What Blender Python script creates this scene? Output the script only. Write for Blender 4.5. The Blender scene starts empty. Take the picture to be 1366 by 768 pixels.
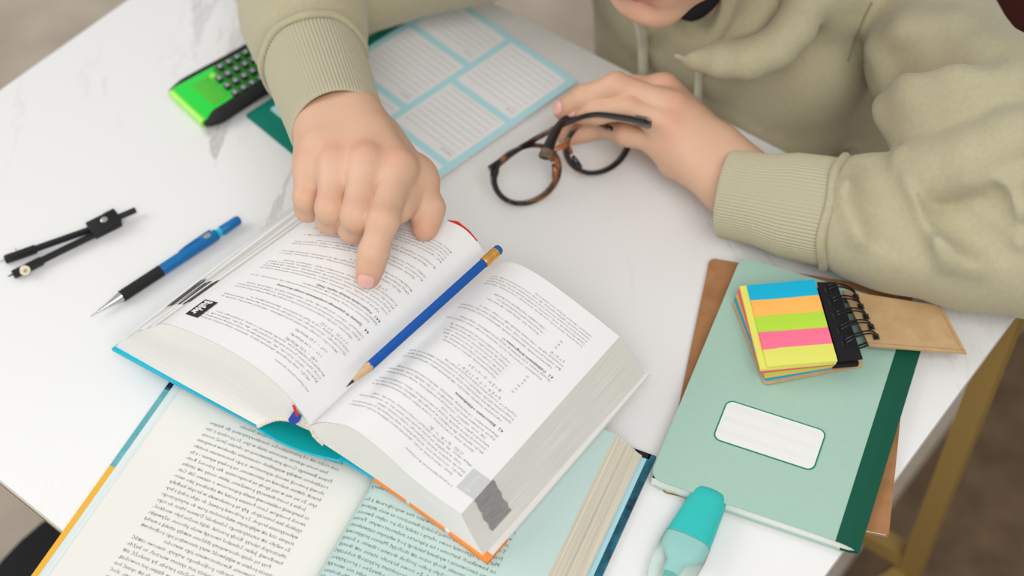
import bpy, bmesh, math, random
import numpy as np
from mathutils import Vector, Matrix
random.seed(7); rng = np.random.default_rng(7)
C = bpy.context.scene.collection
SC = bpy.context.scene

# ------------------------------------------------------------------ camera, light, exposure
cam_d = bpy.data.cameras.new('camera'); cam = bpy.data.objects.new('camera', cam_d); C.objects.link(cam)
cam_d.lens = 53.24; cam_d.sensor_width = 36.0; cam_d.clip_start = 0.05
PITCH, ROLL = math.radians(51.1), math.radians(-1.5)
fw = Vector((0, math.cos(PITCH), -math.sin(PITCH))); rt0 = Vector((1, 0, 0)); up0 = rt0.cross(fw)
rt = math.cos(ROLL)*rt0 + math.sin(ROLL)*up0; upv = -math.sin(ROLL)*rt0 + math.cos(ROLL)*up0
m = Matrix.Identity(4)
for i in range(3):
    m[i][0] = rt[i]; m[i][1] = upv[i]; m[i][2] = -fw[i]
m.translation = Vector((0, 0, 0.89))
cam.matrix_world = m
cam_d.dof.use_dof = True; cam_d.dof.focus_distance = 1.035; cam_d.dof.aperture_fstop = 3.8
SC.camera = cam

world = bpy.data.worlds.new('daylight'); SC.world = world; world.use_nodes = True
wb = world.node_tree.nodes['Background']; wb.inputs[0].default_value = (1.0, 0.99, 0.97, 1); wb.inputs[1].default_value = 0.47

def area(name, loc, target, sx, sy, power, col=(1, 1, 1)):
    l = bpy.data.lights.new(name, 'AREA'); l.shape = 'RECTANGLE'; l.size = sx; l.size_y = sy; l.energy = power; l.color = col
    o = bpy.data.objects.new(name, l); C.objects.link(o); o.location = loc
    o.rotation_euler = (Vector(target)-Vector(loc)).to_track_quat('-Z', 'Y').to_euler(); return o
area('window_daylight', (-3.6, 1.25, 2.35), (0.0, 0.7, 0.0), 2.6, 2.2, 66, (0.98, 0.99, 1.0))
area('added_front_fill', (0.25, -1.0, 2.15), (0.1, 0.6, 0.0), 1.8, 1.8, 43, (1.0, 0.985, 0.96))  # unseen fill added behind the camera for table and near faces, no known fixture

SC.view_settings.view_transform = 'Standard'; SC.view_settings.look = 'None'
SC.view_settings.exposure = 0.12; SC.view_settings.gamma = 1.0; SC.view_settings.use_curve_mapping = False

# ------------------------------------------------------------------ materials
def lin(r, g, b):
    f = lambda c: (c/255/12.92) if c/255 <= 0.04045 else ((c/255+0.055)/1.055)**2.4
    return (f(r), f(g), f(b), 1)
def mat(name, col, rough=0.5, var=None, vscale=30, bump=0, bscale=400, spec=0.4, metal=0, trans=0, ior=1.45, alpha=1, sheen=0, sss=0, coat=0, stretch=None, attr=None, uvnoise=None, vpos=(0.32, 0.68)):
    m = bpy.data.materials.new(name); m.use_nodes = True; nt = m.node_tree; N = nt.nodes; L = nt.links
    b = N['Principled BSDF']
    b.inputs['Base Color'].default_value = col; b.inputs['Roughness'].default_value = rough
    b.inputs['Specular IOR Level'].default_value = spec; b.inputs['Metallic'].default_value = metal
    b.inputs['Transmission Weight'].default_value = trans; b.inputs['IOR'].default_value = ior
    b.inputs['Alpha'].default_value = alpha; b.inputs['Coat Weight'].default_value = coat
    if sheen: b.inputs['Sheen Weight'].default_value = sheen; b.inputs['Sheen Roughness'].default_value = 0.5
    if sss:
        b.inputs['Subsurface Weight'].default_value = sss; b.inputs['Subsurface Radius'].default_value = (0.010, 0.004, 0.002); b.inputs['Subsurface Scale'].default_value = 0.6
    tc = N.new('ShaderNodeTexCoord'); src = tc.outputs['UV'] if uvnoise else tc.outputs['Object']
    if stretch or uvnoise:
        mp = N.new('ShaderNodeMapping'); mp.inputs['Scale'].default_value = stretch or uvnoise; L.new(src, mp.inputs['Vector']); src = mp.outputs['Vector']
    base = None
    if var:
        n = N.new('ShaderNodeTexNoise'); n.inputs['Scale'].default_value = vscale; n.inputs['Detail'].default_value = 6; L.new(src, n.inputs['Vector'])
        r = N.new('ShaderNodeValToRGB'); r.color_ramp.elements[0].position = vpos[0]; r.color_ramp.elements[1].position = vpos[1]
        r.color_ramp.elements[0].color = var; r.color_ramp.elements[1].color = col
        L.new(n.outputs['Fac'], r.inputs['Fac']); base = r.outputs['Color']
    if attr:
        a = N.new('ShaderNodeVertexColor'); a.layer_name = attr
        if base:
            mx = N.new('ShaderNodeMix'); mx.data_type = 'RGBA'; mx.blend_type = 'MULTIPLY'; mx.inputs[0].default_value = 1
            L.new(base, mx.inputs[6]); L.new(a.outputs['Color'], mx.inputs[7]); base = mx.outputs[2]
        else: base = a.outputs['Color']
    if base: L.new(base, b.inputs['Base Color'])
    if bump:
        n2 = N.new('ShaderNodeTexNoise'); n2.inputs['Scale'].default_value = bscale; n2.inputs['Detail'].default_value = 3; L.new(src, n2.inputs['Vector'])
        bp = N.new('ShaderNodeBump'); bp.inputs['Strength'].default_value = bump; bp.inputs['Distance'].default_value = 0.001
        L.new(n2.outputs['Fac'], bp.inputs['Height']); L.new(bp.outputs['Normal'], b.inputs['Normal'])
    return m

def marble_mat():
    m = bpy.data.materials.new('white_marble'); m.use_nodes = True; nt = m.node_tree; N = nt.nodes; L = nt.links; b = N['Principled BSDF']
    b.inputs['Roughness'].default_value = 0.32; b.inputs['Specular IOR Level'].default_value = 0.4
    tc = N.new('ShaderNodeTexCoord'); mp = N.new('ShaderNodeMapping'); mp.inputs['Rotation'].default_value = (0, 0, math.radians(-24)); mp.inputs['Scale'].default_value = (1.0, 0.30, 1.0)
    L.new(tc.outputs['Object'], mp.inputs['Vector'])
    def vein(scale, seed, width, detail):
        n = N.new('ShaderNodeTexNoise'); n.noise_dimensions = '4D'; n.inputs['W'].default_value = seed; n.inputs['Scale'].default_value = scale; n.inputs['Detail'].default_value = detail; n.inputs['Roughness'].default_value = 0.62
        n.inputs['Distortion'].default_value = 0.5
        L.new(mp.outputs['Vector'], n.inputs['Vector'])
        s = N.new('ShaderNodeMath'); s.operation = 'SUBTRACT'; s.inputs[1].default_value = 0.5; L.new(n.outputs['Fac'], s.inputs[0])
        a = N.new('ShaderNodeMath'); a.operation = 'ABSOLUTE'; L.new(s.outputs[0], a.inputs[0])
        r = N.new('ShaderNodeMapRange'); r.inputs[1].default_value = 0; r.inputs[2].default_value = width; r.inputs[3].default_value = 1; r.inputs[4].default_value = 0; L.new(a.outputs[0], r.inputs[0])
        k = N.new('ShaderNodeTexNoise'); k.noise_dimensions = '4D'; k.inputs['W'].default_value = seed+9; k.inputs['Scale'].default_value = 5.0; k.inputs['Detail'].default_value = 4; L.new(tc.outputs['Object'], k.inputs['Vector'])
        k2 = N.new('ShaderNodeMapRange'); k2.inputs[1].default_value = 0.48; k2.inputs[2].default_value = 0.68; L.new(k.outputs['Fac'], k2.inputs[0])
        p = N.new('ShaderNodeMath'); p.operation = 'MULTIPLY'; L.new(r.outputs[0], p.inputs[0]); L.new(k2.outputs[0], p.inputs[1]); return p
    a = vein(4.5, 2.3, 0.016, 7); c = vein(11, 5.3, 0.014, 8)
    ad = N.new('ShaderNodeMath'); ad.operation = 'ADD'; ad.use_clamp = True; L.new(a.outputs[0], ad.inputs[0])
    h = N.new('ShaderNodeMath'); h.operation = 'MULTIPLY'; h.inputs[1].default_value = 0.35; L.new(c.outputs[0], h.inputs[0]); L.new(h.outputs[0], ad.inputs[1])
    mx = N.new('ShaderNodeMix'); mx.data_type = 'RGBA'; mx.inputs[6].default_value = (0.80, 0.80, 0.795, 1); mx.inputs[7].default_value = (0.50, 0.485, 0.47, 1)
    L.new(ad.outputs[0], mx.inputs[0]); L.new(mx.outputs[2], b.inputs['Base Color'])
    return m

M = {}
M['marble'] = marble_mat()
M['brass'] = mat('brushed_brass', (0.33, 0.215, 0.065, 1), 0.42, metal=0.3)
M['floor'] = mat('beige_carpet', (0.54, 0.47, 0.385, 1), 0.95, var=(0.41, 0.345, 0.28, 1), vscale=9, bump=0.6, bscale=120, spec=0.1)
M['wall'] = mat('warm_white_wall', (0.72, 0.69, 0.65, 1), 0.9)
M['added_dark_sheet'] = mat('added_dark_brown_sheet', (0.185, 0.126, 0.078, 1), 0.95, var=(0.125, 0.082, 0.050, 1), vscale=22, bump=0.6, bscale=160, spec=0.1)
M['black_plastic'] = mat('black_plastic', (0.012, 0.012, 0.014, 1), 0.42)
M['black_rubber'] = mat('black_rubber', (0.014, 0.014, 0.015, 1), 0.7)
M['steel'] = mat('brushed_steel', (0.62, 0.61, 0.59, 1), 0.28, metal=1)
M['goldpin'] = mat('yellow_metal', (0.75, 0.55, 0.22, 1), 0.35, metal=1)
M['cream'] = mat('cream_plastic', (0.80, 0.74, 0.62, 1), 0.4)
M['blue_barrel'] = mat('blue_plastic', (0.008, 0.155, 0.42, 1), 0.32)
M['cyan_ring'] = mat('cyan_plastic', (0.02, 0.52, 0.70, 1), 0.25)
M['blue_paint'] = mat('blue_lacquer', (0.008, 0.085, 0.37, 1), 0.36)
M['blue_eraser'] = mat('blue_rubber', (0.015, 0.12, 0.32, 1), 0.7)
M['copper'] = mat('copper_ferrule', (0.80, 0.43, 0.10, 1), 0.32, metal=0.8, bump=0.3, bscale=900)
M['wood'] = mat('sharpened_wood', (0.66, 0.45, 0.27, 1), 0.7, var=(0.55, 0.36, 0.20, 1), vscale=300)
M['graphite'] = mat('graphite', (0.02, 0.02, 0.022, 1), 0.4)
M['page'] = mat('white_page', (0.79, 0.79, 0.785, 1), 0.7, spec=0.2)
M['page_edge'] = mat('page_edges', (0.74, 0.72, 0.68, 1), 0.85, var=(0.55, 0.53, 0.49, 1), vscale=1.0, uvnoise=(3.0, 140.0, 1.0), spec=0.1)
M['page_side'] = mat('page_bottom_edges', (0.87, 0.855, 0.82, 1), 0.85, var=(0.79, 0.775, 0.74, 1), vscale=1.0, uvnoise=(2.0, 90.0, 1.0), spec=0.1)
M['cream_page'] = mat('cream_page', (0.76, 0.75, 0.70, 1), 0.75, spec=0.2)
M['teal_page'] = mat('pale_teal_page', (0.49, 0.635, 0.60, 1), 0.75, spec=0.2)
M['old_edge'] = mat('cream_page_edges', (0.74, 0.66, 0.53, 1), 0.85, var=(0.52, 0.50, 0.42, 1), vscale=1.0, uvnoise=(2.0, 26.0, 1.0), spec=0.1)
M['pale_edge'] = mat('pale_page_edges', (0.76, 0.80, 0.78, 1), 0.85, var=(0.62, 0.70, 0.70, 1), vscale=1.0, uvnoise=(2.0, 22.0, 1.0), spec=0.1)
M['ink'] = mat('printing_ink', (0.085, 0.082, 0.085, 1), 0.6, spec=0.2)
M['grey_ink'] = mat('grey_ink', (0.16, 0.16, 0.165, 1), 0.6, spec=0.2)
M['pale_ink'] = mat('pale_grey_ink', (0.56, 0.57, 0.57, 1), 0.6, spec=0.2)
M['paper_white'] = mat('white_print', (0.78, 0.78, 0.77, 1), 0.6, spec=0.2)
M['tab_ink'] = mat('tab_ink', (0.20, 0.195, 0.19, 1), 0.8, var=(0.33, 0.32, 0.31, 1), vscale=1.0, uvnoise=(1.5, 60.0, 1.0), spec=0.1)
M['tab_black'] = mat('black_tab_print', (0.035, 0.033, 0.033, 1), 0.7, spec=0.15)
M['edge_black'] = mat('black_edge_print', (0.03, 0.03, 0.03, 1), 0.8, var=(0.16, 0.155, 0.15, 1), vscale=1.0, uvnoise=(1.5, 60.0, 1.0), spec=0.1)
M['cyan_cover'] = mat('cyan_cover_board', (0.0, 0.44, 0.60, 1), 0.38)
M['teal_cover'] = mat('teal_cover_board', (0.0, 0.36, 0.38, 1), 0.45)
M['orange'] = mat('orange_cover_board', (0.86, 0.27, 0.05, 1), 0.4)
M['white_cover'] = mat('white_cover_board', (0.76, 0.74, 0.72, 1), 0.4)
M['cord'] = mat('cream_headband_cord', (0.70, 0.65, 0.55, 1), 0.9)
M['red'] = mat('red_ribbon', (0.66, 0.02, 0.015, 1), 0.5)
M['blue'] = mat('blue_ribbon', (0.01, 0.05, 0.38, 1), 0.5)
M['board_teal'] = mat('patterned_teal_board', (0.10, 0.40, 0.44, 1), 0.45, var=(0.012, 0.018, 0.05, 1), vscale=46, spec=0.3, vpos=(0.47, 0.56))
M['board_dark'] = mat('patterned_navy_board', (0.010, 0.012, 0.035, 1), 0.45, var=(0.02, 0.20, 0.27, 1), vscale=60, spec=0.3)
M['board_aqua'] = mat('aqua_board', (0.16, 0.47, 0.50, 1), 0.45, var=(0.09, 0.33, 0.37, 1), vscale=70)
M['board_black'] = mat('black_board', (0.012, 0.011, 0.018, 1), 0.4)
M['yellow'] = mat('yellow_board', (0.80, 0.43, 0.045, 1), 0.45)
M['lightblue'] = mat('light_blue_endpaper', (0.40, 0.66, 0.73, 1), 0.6)
M['sage'] = mat('sage_cover', (0.37, 0.545, 0.46, 1), 0.62, var=(0.355, 0.53, 0.445, 1), vscale=400, spec=0.25)
M['tape'] = mat('dark_green_tape', (0.006, 0.088, 0.052, 1), 0.6, spec=0.25, bump=0.2, bscale=1500)
M['label_line'] = mat('green_print', (0.015, 0.22, 0.13, 1), 0.6)
M['kraft'] = mat('brown_kraft', (0.40, 0.20, 0.09, 1), 0.8, var=(0.32, 0.155, 0.068, 1), vscale=70, spec=0.15)
M['kraft_light'] = mat('tan_kraft', (0.55, 0.375, 0.20, 1), 0.75, var=(0.48, 0.31, 0.155, 1), vscale=90, spec=0.2)
for n, c in dict(s_blue=(0.01, 0.43, 0.66), s_orange=(0.95, 0.48, 0.12), s_green=(0.46, 0.70, 0.06), s_pink=(0.93, 0.18, 0.30), s_yellow=(0.74, 0.74, 0.15), s_red=(0.86, 0.13, 0.18)).items():
    M[n] = mat('paper_'+n[2:], c+(1,), 0.7, spec=0.15)
M['black_card'] = mat('black_card', (0.014, 0.013, 0.016, 1), 0.75, spec=0.2)
M['black_wire'] = mat('black_wire', (0.01, 0.01, 0.011, 1), 0.25)
M['hl_cap'] = mat('turquoise_plastic', (0.03, 0.50, 0.47, 1), 0.35)
M['hl_clear'] = mat('frosted_clear_plastic', (0.90, 0.97, 0.95, 1), 0.22, trans=0.9, ior=1.15)
M['hl_tip'] = mat('teal_felt', (0.05, 0.45, 0.38, 1), 0.8)
M['hl_inner'] = mat('milky_plastic', (0.30, 0.64, 0.60, 1), 0.4)
M['calc_green'] = mat('green_translucent_shell', (0.015, 0.66, 0.05, 1), 0.22, coat=0.5)
M['calc_lime'] = mat('lime_shell_edge', (0.32, 0.80, 0.07, 1), 0.2, coat=0.5)
M['calc_lcd'] = mat('olive_display', (0.08, 0.50, 0.04, 1), 0.25)
M['calc_dark'] = mat('dark_green_face', (0.03, 0.24, 0.025, 1), 0.35)
M['key'] = mat('grey_key', (0.02, 0.02, 0.025, 1), 0.35, coat=0.6)
M['key_top'] = mat('grey_key_top', (0.36, 0.36, 0.42, 1), 0.4)
M['tealgreen'] = mat('deep_green_cover', (0.0, 0.20, 0.14, 1), 0.5)
M['planner_blue'] = mat('planner_blue', (0.44, 0.73, 0.79, 1), 0.7, spec=0.2)
M['planner_paper'] = mat('planner_paper', (0.80, 0.80, 0.815, 1), 0.75, spec=0.2)
M['ruled'] = mat('ruled_grey', (0.60, 0.61, 0.63, 1), 0.7)
M['tortoise'] = mat('tortoiseshell', (0.38, 0.12, 0.02, 1), 0.18, var=(0.009, 0.006, 0.006, 1), vscale=75, vpos=(0.50, 0.66), coat=0.5)
M['tort_amber'] = mat('amber_shell', (0.55, 0.12, 0.015, 1), 0.2, var=(0.06, 0.02, 0.01, 1), vscale=90, coat=0.5)
M['tort_dark'] = mat('dark_shell', (0.20, 0.07, 0.02, 1), 0.22, var=(0.009, 0.008, 0.009, 1), vscale=60, vpos=(0.56, 0.72), coat=0.5)
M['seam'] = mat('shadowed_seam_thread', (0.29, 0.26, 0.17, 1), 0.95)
M['tort_tip'] = mat('translucent_amber_tip', (0.20, 0.15, 0.10, 1), 0.25, var=(0.06, 0.035, 0.02, 1), vscale=120, coat=0.4)
M['lens'] = mat('clear_lens', (1, 1, 1, 1), 0.02, trans=1.0, ior=1.02, spec=0.5)
M['skin'] = mat('skin', (1, 1, 1, 1), 0.48, bump=0.22, bscale=520, spec=0.32, sss=0.12, attr='skin_tone')
M['nail'] = mat('fingernail', (0.74, 0.42, 0.36, 1), 0.28, spec=0.5, sss=0.1)
M['hair'] = mat('brown_hair', (0.06, 0.03, 0.018, 1), 0.5, var=(0.03, 0.015, 0.01, 1), vscale=60)
M['cotton'] = mat('khaki_fleece', (0.455, 0.415, 0.275, 1), 0.92, var=(0.425, 0.385, 0.252, 1), vscale=260, bump=0.35, bscale=1100, spec=0.1, sheen=0.25)
M['rib'] = mat('khaki_ribbed_knit', (0.465, 0.43, 0.30, 1), 0.92, bump=0.3, bscale=1500, spec=0.1, sheen=0.2)
M['string'] = mat('khaki_cord', (0.60, 0.57, 0.45, 1), 0.9)
M['black_cloth'] = mat('black_cloth', (0.010, 0.010, 0.012, 1), 0.9)
M['denim'] = mat('dark_trousers', (0.02, 0.022, 0.03, 1), 0.9)
M['oxblood'] = mat('oxblood_upholstery', (0.055, 0.012, 0.008, 1), 0.6)
M['wood_dark'] = mat('dark_wood', (0.05, 0.025, 0.012, 1), 0.5)

# ------------------------------------------------------------------ object helpers
ROOT = {}
def thing(name, label, cat, loc, group=None):
    o = bpy.data.objects.new(name, None); C.objects.link(o); o.location = loc; o.empty_display_size = 0.02
    o['label'] = label; o['category'] = cat
    if group: o['group'] = group
    ROOT[o.name] = Vector(loc); return o
def mesh(name, verts, faces, m, parent=None, smooth=True, uvs=None, mats=None, fmat=None, label=None, kind=None, angle=None):
    v = np.asarray(verts, float)
    if parent is not None: v = v - np.array(ROOT[parent.name])
    me = bpy.data.meshes.new(name); me.from_pydata(v.tolist(), [], [list(f) for f in faces])
    for mm in (mats or [m]): me.materials.append(mm)
    if fmat is not None: me.polygons.foreach_set('material_index', np.asarray(fmat, dtype=np.int32))
    if uvs is not None:
        uvl = me.uv_layers.new(name='UVMap'); uv = np.asarray(uvs, float)
        li = np.empty(len(me.loops), dtype=np.int32); me.loops.foreach_get('vertex_index', li)
        uvl.data.foreach_set('uv', uv[li].ravel())
    me.polygons.foreach_set('use_smooth', np.full(len(me.polygons), bool(smooth)))
    if angle is not None: me.set_sharp_from_angle(angle=math.radians(angle))
    me.update()
    o = bpy.data.objects.new(name, me); C.objects.link(o)
    if parent is not None: o.parent = parent; ROOT[o.name] = ROOT[parent.name]
    if label: o['label'] = label
    if kind: o['kind'] = kind
    return o
A_ = lambda *p: np.array(p, float)
def nrm(v): v = np.asarray(v, float); return v/np.linalg.norm(v)
def catmull(pts, n):
    P = np.asarray(pts, float); d = np.r_[0, np.cumsum(np.sqrt(np.linalg.norm(np.diff(P, axis=0), axis=1)))]
    t = np.linspace(0, d[-1], n); out = np.empty((n, P.shape[1])); m_ = np.empty_like(P)
    m_[1:-1] = (P[2:]-P[:-2])/(d[2:]-d[:-2])[:, None]
    m_[0] = (P[1]-P[0])/(d[1]-d[0]); m_[-1] = (P[-1]-P[-2])/(d[-1]-d[-2])
    k = np.clip(np.searchsorted(d, t, side='right')-1, 0, len(P)-2); h = (d[k+1]-d[k]); s = (t-d[k])/h
    s_, h_ = s[:, None], h[:, None]
    return (2*s_**3-3*s_**2+1)*P[k]+(s_**3-2*s_**2+s_)*h_*m_[k]+(-2*s_**3+3*s_**2)*P[k+1]+(s_**3-s_**2)*h_*m_[k+1]
def resample(P, n):
    P = np.asarray(P, float); d = np.r_[0, np.cumsum(np.linalg.norm(np.diff(P, axis=0), axis=1))]; t = np.linspace(0, d[-1], n)
    return np.stack([np.interp(t, d, P[:, i]) for i in range(P.shape[1])], 1)
def curve(pts, n):
    if len(pts) == 2: return resample(pts, n)
    return resample(catmull(pts, max(4*n, 60)), n)
def grid_faces(n, m, off=0, flip=False, wrap=False):
    F = []
    for i in range(n-1):
        for j in range(m if wrap else m-1):
            a, b = off+i*m+j, off+i*m+(j+1) % m; c, d = off+(i+1)*m+(j+1) % m, off+(i+1)*m+j
            F.append((a, d, c, b) if flip else (a, b, c, d))
    return F
class MB:
    def __init__(s): s.v = []; s.f = []; s.k = []; s.uv = []
    def add(s, v, f, k=0, uv=None):
        o = len(s.v); s.v += [tuple(p) for p in v]; s.f += [tuple(i+o for i in q) for q in f]; s.k += [k]*len(f)
        s.uv += [tuple(q) for q in uv] if uv is not None else [(0, 0)]*len(v); return s
    def grid(s, G, k=0, flip=False, wrap=False):
        G = np.asarray(G); n, m_ = G.shape[:2]
        uv = [(j/max(m_-1, 1), i/max(n-1, 1)) for i in range(n) for j in range(m_)]
        return s.add(G.reshape(-1, 3), grid_faces(n, m_, 0, flip, wrap), k, uv)
    def tube(s, pts, r, n=12, k=0, cap=True, squash=None):
        P = np.asarray(pts, float); r = np.broadcast_to(np.asarray(r, float), (len(P),))
        T = np.gradient(P, axis=0); T /= np.linalg.norm(T, axis=1)[:, None]
        ref = A_(0, 0, 1) if abs(T[0][2]) < 0.9 else A_(1, 0, 0); N_ = nrm(np.cross(np.cross(T[0], ref), T[0])); G = []
        for i in range(len(P)):
            N_ = nrm(N_-T[i]*(N_@T[i])); B = np.cross(T[i], N_); a = np.linspace(0, 2*np.pi, n, endpoint=False)
            sq = squash or (1, 1)
            G.append(P[i]+r[i]*(sq[0]*np.cos(a)[:, None]*N_+sq[1]*np.sin(a)[:, None]*B))
        off = len(s.v); s.grid(np.array(G), k, wrap=True)
        if cap:
            s.f.append(tuple(off+j for j in range(n))[::-1]); s.k.append(k); e = off+(len(P)-1)*n; s.f.append(tuple(e+j for j in range(n))); s.k.append(k)
        return s
    def prism(s, outline, z0, z1, frame=None, bev=0.0, k=0, seg=2):
        O = np.asarray(outline, float); n = len(O); c = O.mean(0)
        ar = 0.5*np.sum(O[:, 0]*np.roll(O[:, 1], -1)-np.roll(O[:, 0], -1)*O[:, 1])
        if ar < 0: O = O[::-1]
        d1 = O-np.roll(O, 1, 0); d2 = np.roll(O, -1, 0)-O; d1 /= np.linalg.norm(d1, axis=1)[:, None]+1e-12; d2 /= np.linalg.norm(d2, axis=1)[:, None]+1e-12
        n1 = np.stack([-d1[:, 1], d1[:, 0]], 1); n2 = np.stack([-d2[:, 1], d2[:, 0]], 1); bi = n1+n2; bi /= np.maximum((bi*n1).sum(1), 0.3)[:, None]
        rings = []
        if bev > 0:
            for q in range(seg+1): a = q/seg*np.pi/2; rings.append((bev*(1-np.sin(a)), z0+bev*(1-np.cos(a))))
            for q in range(seg+1): a = q/seg*np.pi/2; rings.append((bev*(1-np.cos(a)), z1-bev+bev*np.sin(a)))
        else: rings = [(0, z0), (0, z1)]
        o, ex, ey, ez = frame if frame else (A_(0, 0, 0), A_(1, 0, 0), A_(0, 1, 0), A_(0, 0, 1))
        G = np.array([[o+ex*p[0]+ey*p[1]+ez*z for p in O+bi*ins] for ins, z in rings])
        off = len(s.v); s.grid(G, k, flip=False, wrap=True)
        s.f.append(tuple(off+j for j in range(n))[::-1]); s.k.append(k); e = off+(len(rings)-1)*n; s.f.append(tuple(e+j for j in range(n))); s.k.append(k)
        return s
    def build(s, name, m, parent=None, smooth=True, angle=35, mats=None, label=None, kind=None):
        return mesh(name, s.v, s.f, m, parent, smooth, uvs=s.uv, mats=mats, fmat=s.k if mats else None, label=label, kind=kind, angle=angle)
def rrect(x0, y0, x1, y1, r=(0, 0, 0, 0), n=6):
    if not hasattr(r, '__len__'): r = (r,)*4
    out = []
    for (cx, cy, a0, q) in ((x0, y0, 180, r[0]), (x1, y0, 270, r[1]), (x1, y1, 0, r[2]), (x0, y1, 90, r[3])):
        if q == 0: out.append((cx, cy)); continue
        ox = cx+q if cx == x0 else cx-q; oy = cy+q if cy == y0 else cy-q
        for i in range(n+1): a = math.radians(a0+90*i/n); out.append((ox+q*math.cos(a), oy+q*math.sin(a)))
    return out
def frame(o, ex, ez=(0, 0, 1)):
    ez = nrm(ez); ex = nrm(np.asarray(ex, float)-ez*np.dot(ex, ez)); ey = np.cross(ez, ex); return (np.asarray(o, float), ex, ey, ez)
def lathe(mb, o, ax, prof, n=20, k=0, sides=None):
    ax = nrm(ax); ref = A_(0, 0, 1) if abs(ax[2]) < 0.9 else A_(1, 0, 0); N_ = nrm(np.cross(ref, ax)); B = np.cross(ax, N_)
    a = np.linspace(0, 2*np.pi, n, endpoint=False)
    G = np.array([np.asarray(o)+ax*z+r*(np.cos(a)[:, None]*N_+np.sin(a)[:, None]*B) for z, r in prof])
    off = len(mb.v); mb.grid(G, k, wrap=True)
    mb.f.append(tuple(off+j for j in range(n))[::-1]); mb.k.append(k); e = off+(len(prof)-1)*n; mb.f.append(tuple(e+j for j in range(n))); mb.k.append(k)
    return mb

# flat print: a line of lettering as a flat mesh laid on a surface fn (x, y) -> point
_tx = bpy.data.curves.new('lettering', 'FONT'); _tx.resolution_u = 1; _to = bpy.data.objects.new('lettering', _tx)
_cache = {}
def letters(txt, bold=0.0):
    key = (txt, bold)
    if key not in _cache:
        _tx.body = txt; _tx.size = 1.0; _tx.offset = bold-0.010
        me = _to.to_mesh(); n = len(me.vertices); v = np.empty(n*3); me.vertices.foreach_get('co', v); v = v.reshape(-1, 3)[:, :2]
        _cache[key] = (v, [tuple(p.vertices) for p in me.polygons]); _to.to_mesh_clear()
    return _cache[key]
class Print:
    def __init__(s): s.mb = MB()
    def line(s, surf, txt, x, y, size, width=None, bold=0.0, k=0):
        if not txt.strip(): return
        v, f = letters(txt, bold)
        if len(v) == 0: return
        sx = size
        if width: sx = width/max(v[:, 0].max(), 1e-6)
        s.mb.add(surf(x+v[:, 0]*sx, y-v[:, 1]*size), f, k)
    def rect(s, surf, x0, y0, x1, y1, n=4, m_=2, k=0):
        X, Y = np.meshgrid(np.linspace(x0, x1, n), np.linspace(y0, y1, m_)); s.mb.grid(surf(X.ravel(), Y.ravel()).reshape(m_, n, 3), k, flip=True)

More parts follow.
